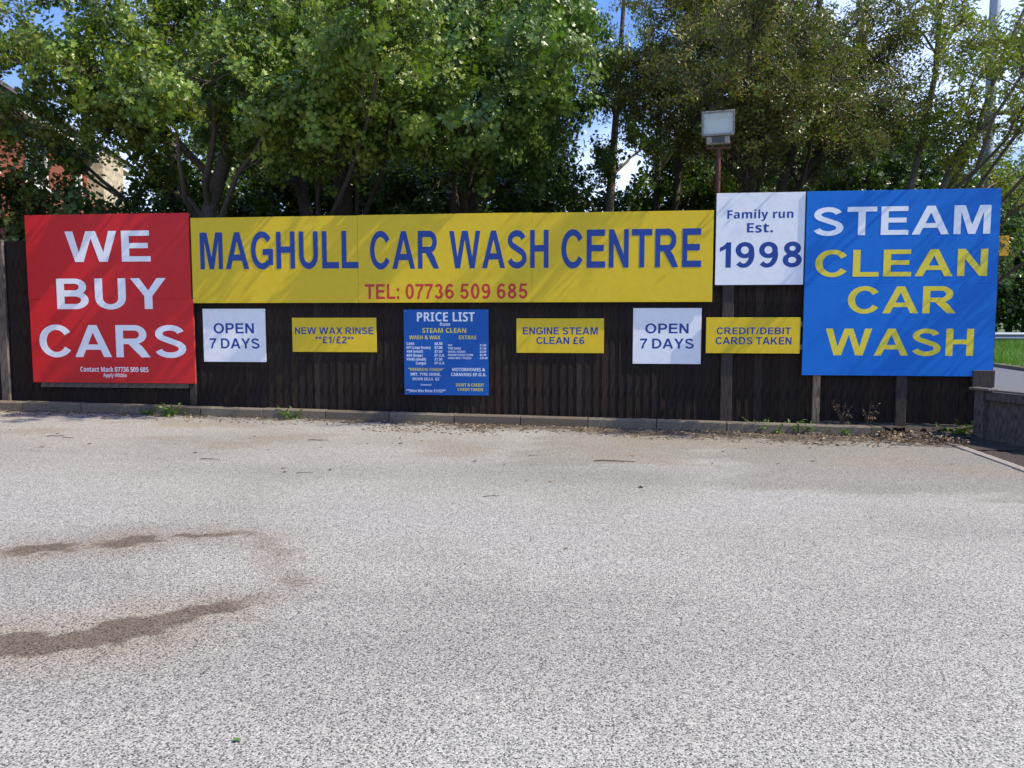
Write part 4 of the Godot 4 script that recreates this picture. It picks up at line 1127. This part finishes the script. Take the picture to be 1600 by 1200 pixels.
	plant("ash_tree", "light feathery tree with slanting pale stems behind the blue board", "tree", "trees behind the fence", Vector3(6.6, -0.1, -13.0),
		[[[P.call(6.3, -0.1, -13.0), P.call(6.45, 3.0, -13.0), P.call(6.72, 4.3, -13.0), P.call(6.85, 5.4, -12.9), P.call(6.9, 6.8, -12.9)], 0.075, 0.03],
		[[P.call(6.65, -0.1, -13.0), P.call(6.9, 3.1, -13.0), P.call(7.3, 4.2, -12.9), P.call(7.8, 4.75, -12.8), P.call(8.5, 4.8, -12.8)], 0.07, 0.03],
		[[P.call(6.8, -0.1, -13.1), P.call(7.15, 3.3, -13.1), P.call(7.55, 4.3, -13.0), P.call(7.9, 5.6, -12.9), P.call(8.4, 6.9, -12.8)], 0.06, 0.022]],
		LOBES_FEATHERY, "bark_pale", "leaf_feathery", feather, 0.52, 0.95, vary.call(0.85, 1.3, 0.2))
	var where := ["at the far left end of the fence", "above the fence left of the red board", "above the red board's left corner", "above the red board's right half", "above the left corner of the long yellow board", "above the first word of the long yellow board", "above the first panel joint of the long yellow board", "above the word CAR of the long yellow board", "above the long yellow board's W of WASH", "above the long yellow board's H of WASH", "left of the slender single stem", "low under the slender single stem", "low under the pair of thin stems", "just left of the floodlight pole", "above the white date board", "above the left end of the blue board", "above the middle of the blue board", "above the right half of the blue board", "behind the right corner of the blue board"]
	for k in BUSHES.size():
		var L: Array = BUSHES[k]
		var foot := Vector3(L[0], -0.1, L[2])
		var extra := [L, [L[0] + 0.3, L[1] - 1.0, L[2] + 0.1, L[3] * 0.9]]
		plant("ivy_bush", "dark leafy bush under the trees " + where[k], "bush", "bushes under the trees", foot,
			[[[foot, foot + Vector3(0.05, 1.2, 0), Vector3(L[0], L[1] - L[3] * 0.3, L[2])], 0.05, 0.02]], extra, "bark_brown", "leaf_ivy", ivy, 0.8, 1.05, vary.call(0.6, 1.2, 0.15), false)
	for k in TALLBUSHES.size():
		var L: Array = TALLBUSHES[k]
		var foot := Vector3(L[0], -0.1, L[2])
		plant("ivy_tree", "dark ivy-covered small tree in the back row under the crowns", "tree", "ivy-covered trees in the back row", foot,
			[[[foot, foot + Vector3(0.1, 2.2, 0), Vector3(L[0], L[1], L[2])], 0.10, 0.04]], [L], "bark_brown", "leaf_ivy", ivy, 0.75, 1.2, vary.call(0.6, 1.1, 0.15), false)
	for k in FARTREES.size():
		var L: Array = FARTREES[k]
		var foot := Vector3(L[0], -0.2, L[2])
		plant("background_tree", "tall tree far behind, glimpsed through the nearer crowns", "tree", "tall trees far behind", foot,
			[[[foot, foot + Vector3(0.2, 3.0, 0), Vector3(L[0], L[1], L[2])], 0.22, 0.10]], [L], "bark_brown", "leaf_broad", broad_dark, 0.26, 1.8, vary.call(0.6, 1.0, 0.1), false)
	for k in HEDGE.size():
		var L: Array = HEDGE[k]
		var foot := Vector3(L[0], 0.2, L[2])
		plant("roadside_tree", "dark leafy tree beyond the crash barrier", "tree", "trees beyond the crash barrier", foot,
			[[[foot, foot + Vector3(0.1, 1.0, 0), Vector3(L[0], maxf(L[1], 1.5), L[2])], 0.2, 0.08]], [L], "bark_brown", "leaf_ivy", ivy, 0.5, 2.2, vary.call(0.7, 1.1, 0.2), false)

# ---------------------------------------------------------------- weeds, litter
func make_small_things():
	var bright := [Color(0.14, 0.26, 0.04), Color(0.17, 0.29, 0.05), Color(0.11, 0.21, 0.04)]
	# x, z, size, label
	var weeds := [[-4.82, -10.96, 0.17, "bright green weed at the kerb below the red board"], [-5.2, -10.98, 0.08, "tiny weed at the kerb just left of the bright weed"],
		[-3.1, -10.83, 0.15, "dark green weed at the kerb below the wax rinse notice"], [3.28, -10.26, 0.16, "leafy weed lapping over the kerb below the credit card notice"],
		[3.62, -10.16, 0.15, "bright low weed at the kerb left of the pale post"], [3.80, -10.13, 0.15, "bright low weed touching the foot of the kerb before the pale post"],
		[4.10, -10.1, 0.09, "small upright weed at the kerb right of the pale post"], [4.32, -10.07, 0.12, "round green weed at the kerb near its right end"],
		[2.75, -10.30, 0.10, "small weed at the kerb left of the dark post"], [5.75, -9.95, 0.22, "dark green weed in the shade of the low fence"], [0.0, -10.56, 0.06, "small weed at the kerb under the price list"]]
	for w in weeds:
		var x: float = w[0]; var z: float = w[1]; var size: float = w[2] * 1.35
		var o := thing("weed", w[3], "weed", Transform3D(Basis(Vector3.UP, rng.randf() * TAU), Vector3(x, ground_y(x) + 0.004, z)), "weeds along the kerb")
		var s := Shape.new()
		var st := Shape.new()
		for k in 26:
			var a := rng.randf() * TAU
			var tip := Vector3(cos(a), rng.randf_range(0.15, 0.9), sin(a)) * size * rng.randf_range(0.4, 1.0)
			st.tint = bright[0]
			st.tube(PackedVector3Array([Vector3.ZERO, tip * 0.5 + Vector3.UP * size * 0.1, tip]), 0.0025, 0.0015, 3)
			for j in 3:
				s.tint = bright[rng.randi() % 3] * rng.randf_range(0.7, 1.2)
				add_leaf(s, tip * (0.55 + 0.22 * j), (tip.normalized() + random_dir() * 0.7).normalized(), Vector3.UP + random_dir() * 0.3, size * rng.randf_range(0.22, 0.42), "oval", 0.8)
		part("leaves", s.mesh(), mats["leaf_weed"], o)
		part("stalks", st.mesh(), mats["leaf_weed"], o)
	# withered plants behind the kerb
	for w in [[4.40, 0.10, "withered brown plant behind the kerb under the blue board, nearer the pale post"], [4.72, 0.11, "withered brown plant behind the kerb under the blue board, nearer the dark post"]]:
		var at := fence_frame * Vector3(w[0], 0, w[1])
		at.y = ground_y(at.x) + 0.07
		var o := thing("withered_plant", w[2], "plant", Transform3D(Basis(), at), "withered plants behind the kerb")
		var s := Shape.new(); var st := Shape.new()
		st.tint = Color(0.10, 0.07, 0.05)
		for k in 9:
			var a := rng.randf() * TAU
			var tip := Vector3(cos(a) * 0.14, rng.randf_range(0.18, 0.36), sin(a) * 0.06)
			st.tube(bend(Vector3.ZERO, tip, Vector3.UP * 0.03, 3), 0.005, 0.002, 4)
			for j in 7:
				s.tint = [Color(0.13, 0.09, 0.05), Color(0.09, 0.07, 0.045), Color(0.18, 0.13, 0.07)][j % 3]
				add_leaf(s, tip * rng.randf_range(0.5, 1.0), random_dir(), Vector3.UP + random_dir() * 0.5, rng.randf_range(0.03, 0.055), "oval")
		part("leaves", s.mesh(), mats["leaf_dead"], o)
		part("stalks", st.mesh(), mats["leaf_dead"], o)
	# twigs lying in the yard: x, z, length, turn
	var twigs := [[-5.28, -8.90, 0.22, 0.1, "short dark twig in the yard below the red board, the longer of two close together"], [-5.08, -8.78, 0.16, -0.2, "short dark twig in the yard below the red board, the shorter of two close together"],
		[-0.17, -6.18, 0.14, 0.3, "bent twig lying alone in the middle of the yard"], [1.04, -7.82, 0.42, -0.05, "long forked twig in the yard below the engine notice"], [-2.25, -8.9, 0.24, 0.1, "twig on the tarmac below the wax rinse notice"],
		[0.22, -8.1, 0.12, 0.5, "short twig on the tarmac right of the price list"], [-1.23, -3.02, 0.06, 1.4, "tiny dark twig in the foreground right of the damp patch"], [-3.0, -7.6, 0.2, 0.0, "thin twig on the tarmac between the red board and the damp patch"],
		[3.0, -9.6, 0.16, 0.05, "short twig on the tarmac below the second white notice"], [-1.9, -7.0, 0.15, 0.15, "thin twig on the tarmac left of the yard's middle"], [4.95, -9.9, 0.30, 0.35, "bare pale stick lying at the kerb's right end"], [3.95, -10.02, 0.26, -0.1, "flat pinkish stick beside the weeds at the kerb"]]
	for w in twigs:
		var x: float = w[0]
		var o := thing("twig", w[4], "twig", Transform3D(Basis(Vector3.UP, w[3]), Vector3(x, ground_y(x), w[1])), "twigs lying in the yard")
		var s := Shape.new()
		var long: float = w[2]
		var thick := clampf(long * 0.022, 0.0022, 0.007)
		if w[4].contains("stick"): thick = 0.012
		var pts := PackedVector3Array()
		for k in 5:
			pts.append(Vector3((k / 4.0 - 0.5) * long, thick * 0.9 + rng.randf_range(0.0, 0.008) * (1.0 if k in [1, 2, 3] else 0.0), rng.randf_range(-0.06, 0.06) * long))
		s.tube(pts, thick, thick * 0.5, 6)
		if long > 0.13: s.tube(PackedVector3Array([pts[2], pts[2] + Vector3(long * 0.15, 0.006, long * 0.1), pts[2] + Vector3(long * 0.24, 0.003, long * 0.2)]), thick * 0.7, thick * 0.3, 5)
		part("stem", s.mesh(), mats["bare_stick" if w[4].contains("stick") else "twig_wood"], o)
	# single fallen leaves far enough out to be told apart
	var tints := [Color(0.20, 0.10, 0.045), Color(0.10, 0.065, 0.04), Color(0.06, 0.045, 0.035), Color(0.26, 0.17, 0.08)]
	var singles := [[0.34, -4.77, 0, "orange brown fallen leaf lying alone in mid yard"], [-0.92, -2.5, 9, "small green fallen leaf in the near foreground"], [5.0, -8.3, 2, "dark fallen leaf near the yard's right edge"]]
	for k in 44:
		singles.append([rng.randf_range(-6.5, 5.0), -rng.randf_range(6.6, 9.9), 1 + rng.randi() % 3, "small brown fallen leaf scattered on the tarmac before the kerb"])
	for w in singles:
		var s := Shape.new()
		s.tint = Color(0.07, 0.15, 0.03) if w[2] == 9 else tints[w[2]]
		add_leaf(s, Vector3(0, 0.006, -0.02), Vector3(0, 0.08, 1).normalized(), Vector3.UP, rng.randf_range(0.028, 0.06), "ivy", 0.8)
		var o := part("fallen_leaf", s.mesh(), mats["leaf_dead"], self, Transform3D(Basis(Vector3.UP, rng.randf() * TAU), Vector3(w[0], ground_y(w[0]) + 0.001, w[1])))
		tag(o, w[3], "leaf", "fallen leaves on the tarmac")
	# leaf litter gathered along the kerb: nobody could count it
	var bit := Shape.new()
	add_leaf(bit, Vector3(0, 0.0, -0.5), Vector3(0, 0.1, 1).normalized(), Vector3.UP, 1.0, "ivy", 0.8)
	var spots := []
	for k in 11000:
		var u := rng.randf_range(-7.5, 5.6)
		var dense := 0.25 + 0.75 * smoothstep(-1.0, 3.5, u) + (0.8 if absf(u + 0.9) < 0.9 else 0.0)
		if rng.randf() > dense: continue
		var n := 0.275 + pow(rng.randf(), 2.2) * (0.5 + 0.5 * dense)
		var lift := 0.004
		if rng.randf() < 0.45:
			n = rng.randf_range(0.03, 0.14); lift = 0.105
		if u > 4.75: n = rng.randf_range(0.1, 1.1)
		var p := fence_frame * Vector3(u, 0, n)
		if u > 4.75: lift = 0.03 + 0.05 * rng.randf()
		p.y = ground_y(p.x) + lift
		spots.append(Transform3D(Basis(random_dir(), rng.randf_range(0.0, 0.5)) * Basis(Vector3.UP, rng.randf() * TAU) * Basis.from_scale(Vector3.ONE * rng.randf_range(0.014, 0.055)), p))
	var browns := [Color(0.16, 0.10, 0.055), Color(0.09, 0.06, 0.035), Color(0.24, 0.17, 0.10), Color(0.12, 0.085, 0.06), Color(0.34, 0.27, 0.18)]
	var lit := copies("leaf_litter", bit.mesh(), mats["leaf_dead"], spots, func(): return browns[rng.randi() % 5] * rng.randf_range(0.7, 1.2), self)
	tag(lit, "brown leaf litter gathered along the kerb and under the blue board", "leaf litter", "", "stuff")
	# stones in the dirt under the blue board
	for k in 14:
		var s := Shape.new()
		var r := rng.randf_range(0.015, 0.045)
		var prof := PackedVector2Array([Vector2(0.001, -r * 0.5), Vector2(r * 0.8, -r * 0.35), Vector2(r, 0.0), Vector2(r * 0.7, r * 0.45), Vector2(0.001, r * 0.6)])
		s.lathe(prof, 7)
		for j in s.v.size(): s.v[j] += Vector3(sin(s.v[j].y * 90.0 + k), cos(s.v[j].x * 70.0), sin(s.v[j].z * 80.0)) * r * 0.12
		var p := fence_frame * Vector3(rng.randf_range(4.2, 5.9), 0, 0.07 if k < 8 else rng.randf_range(0.3, 0.9))
		if k >= 8: p.x = maxf(p.x, 5.0)
		var o := part("stone", s.mesh(), mats["rubble"], self, Transform3D(Basis(Vector3.UP, rng.randf() * TAU), Vector3(p.x, ground_y(p.x) + 0.05 + r * 0.4, p.z)))
		tag(o, "small stone in the dirt under the blue board", "stone", "stones under the blue board")

func _ready():
	rng.seed = 20240
	fence_frame = Transform3D(Basis(Vector3(cos(TURN), 0, sin(TURN)), Vector3.UP, Vector3(-sin(TURN), 0, cos(TURN))), FENCE_AT)
	make_camera_and_light()
	make_materials()
	make_ground()
	make_fence()
	make_kerb()
	make_low_fence()
	make_house()
	make_street()
	make_trees()
	make_signs()
	make_floodlight()
	make_small_things()
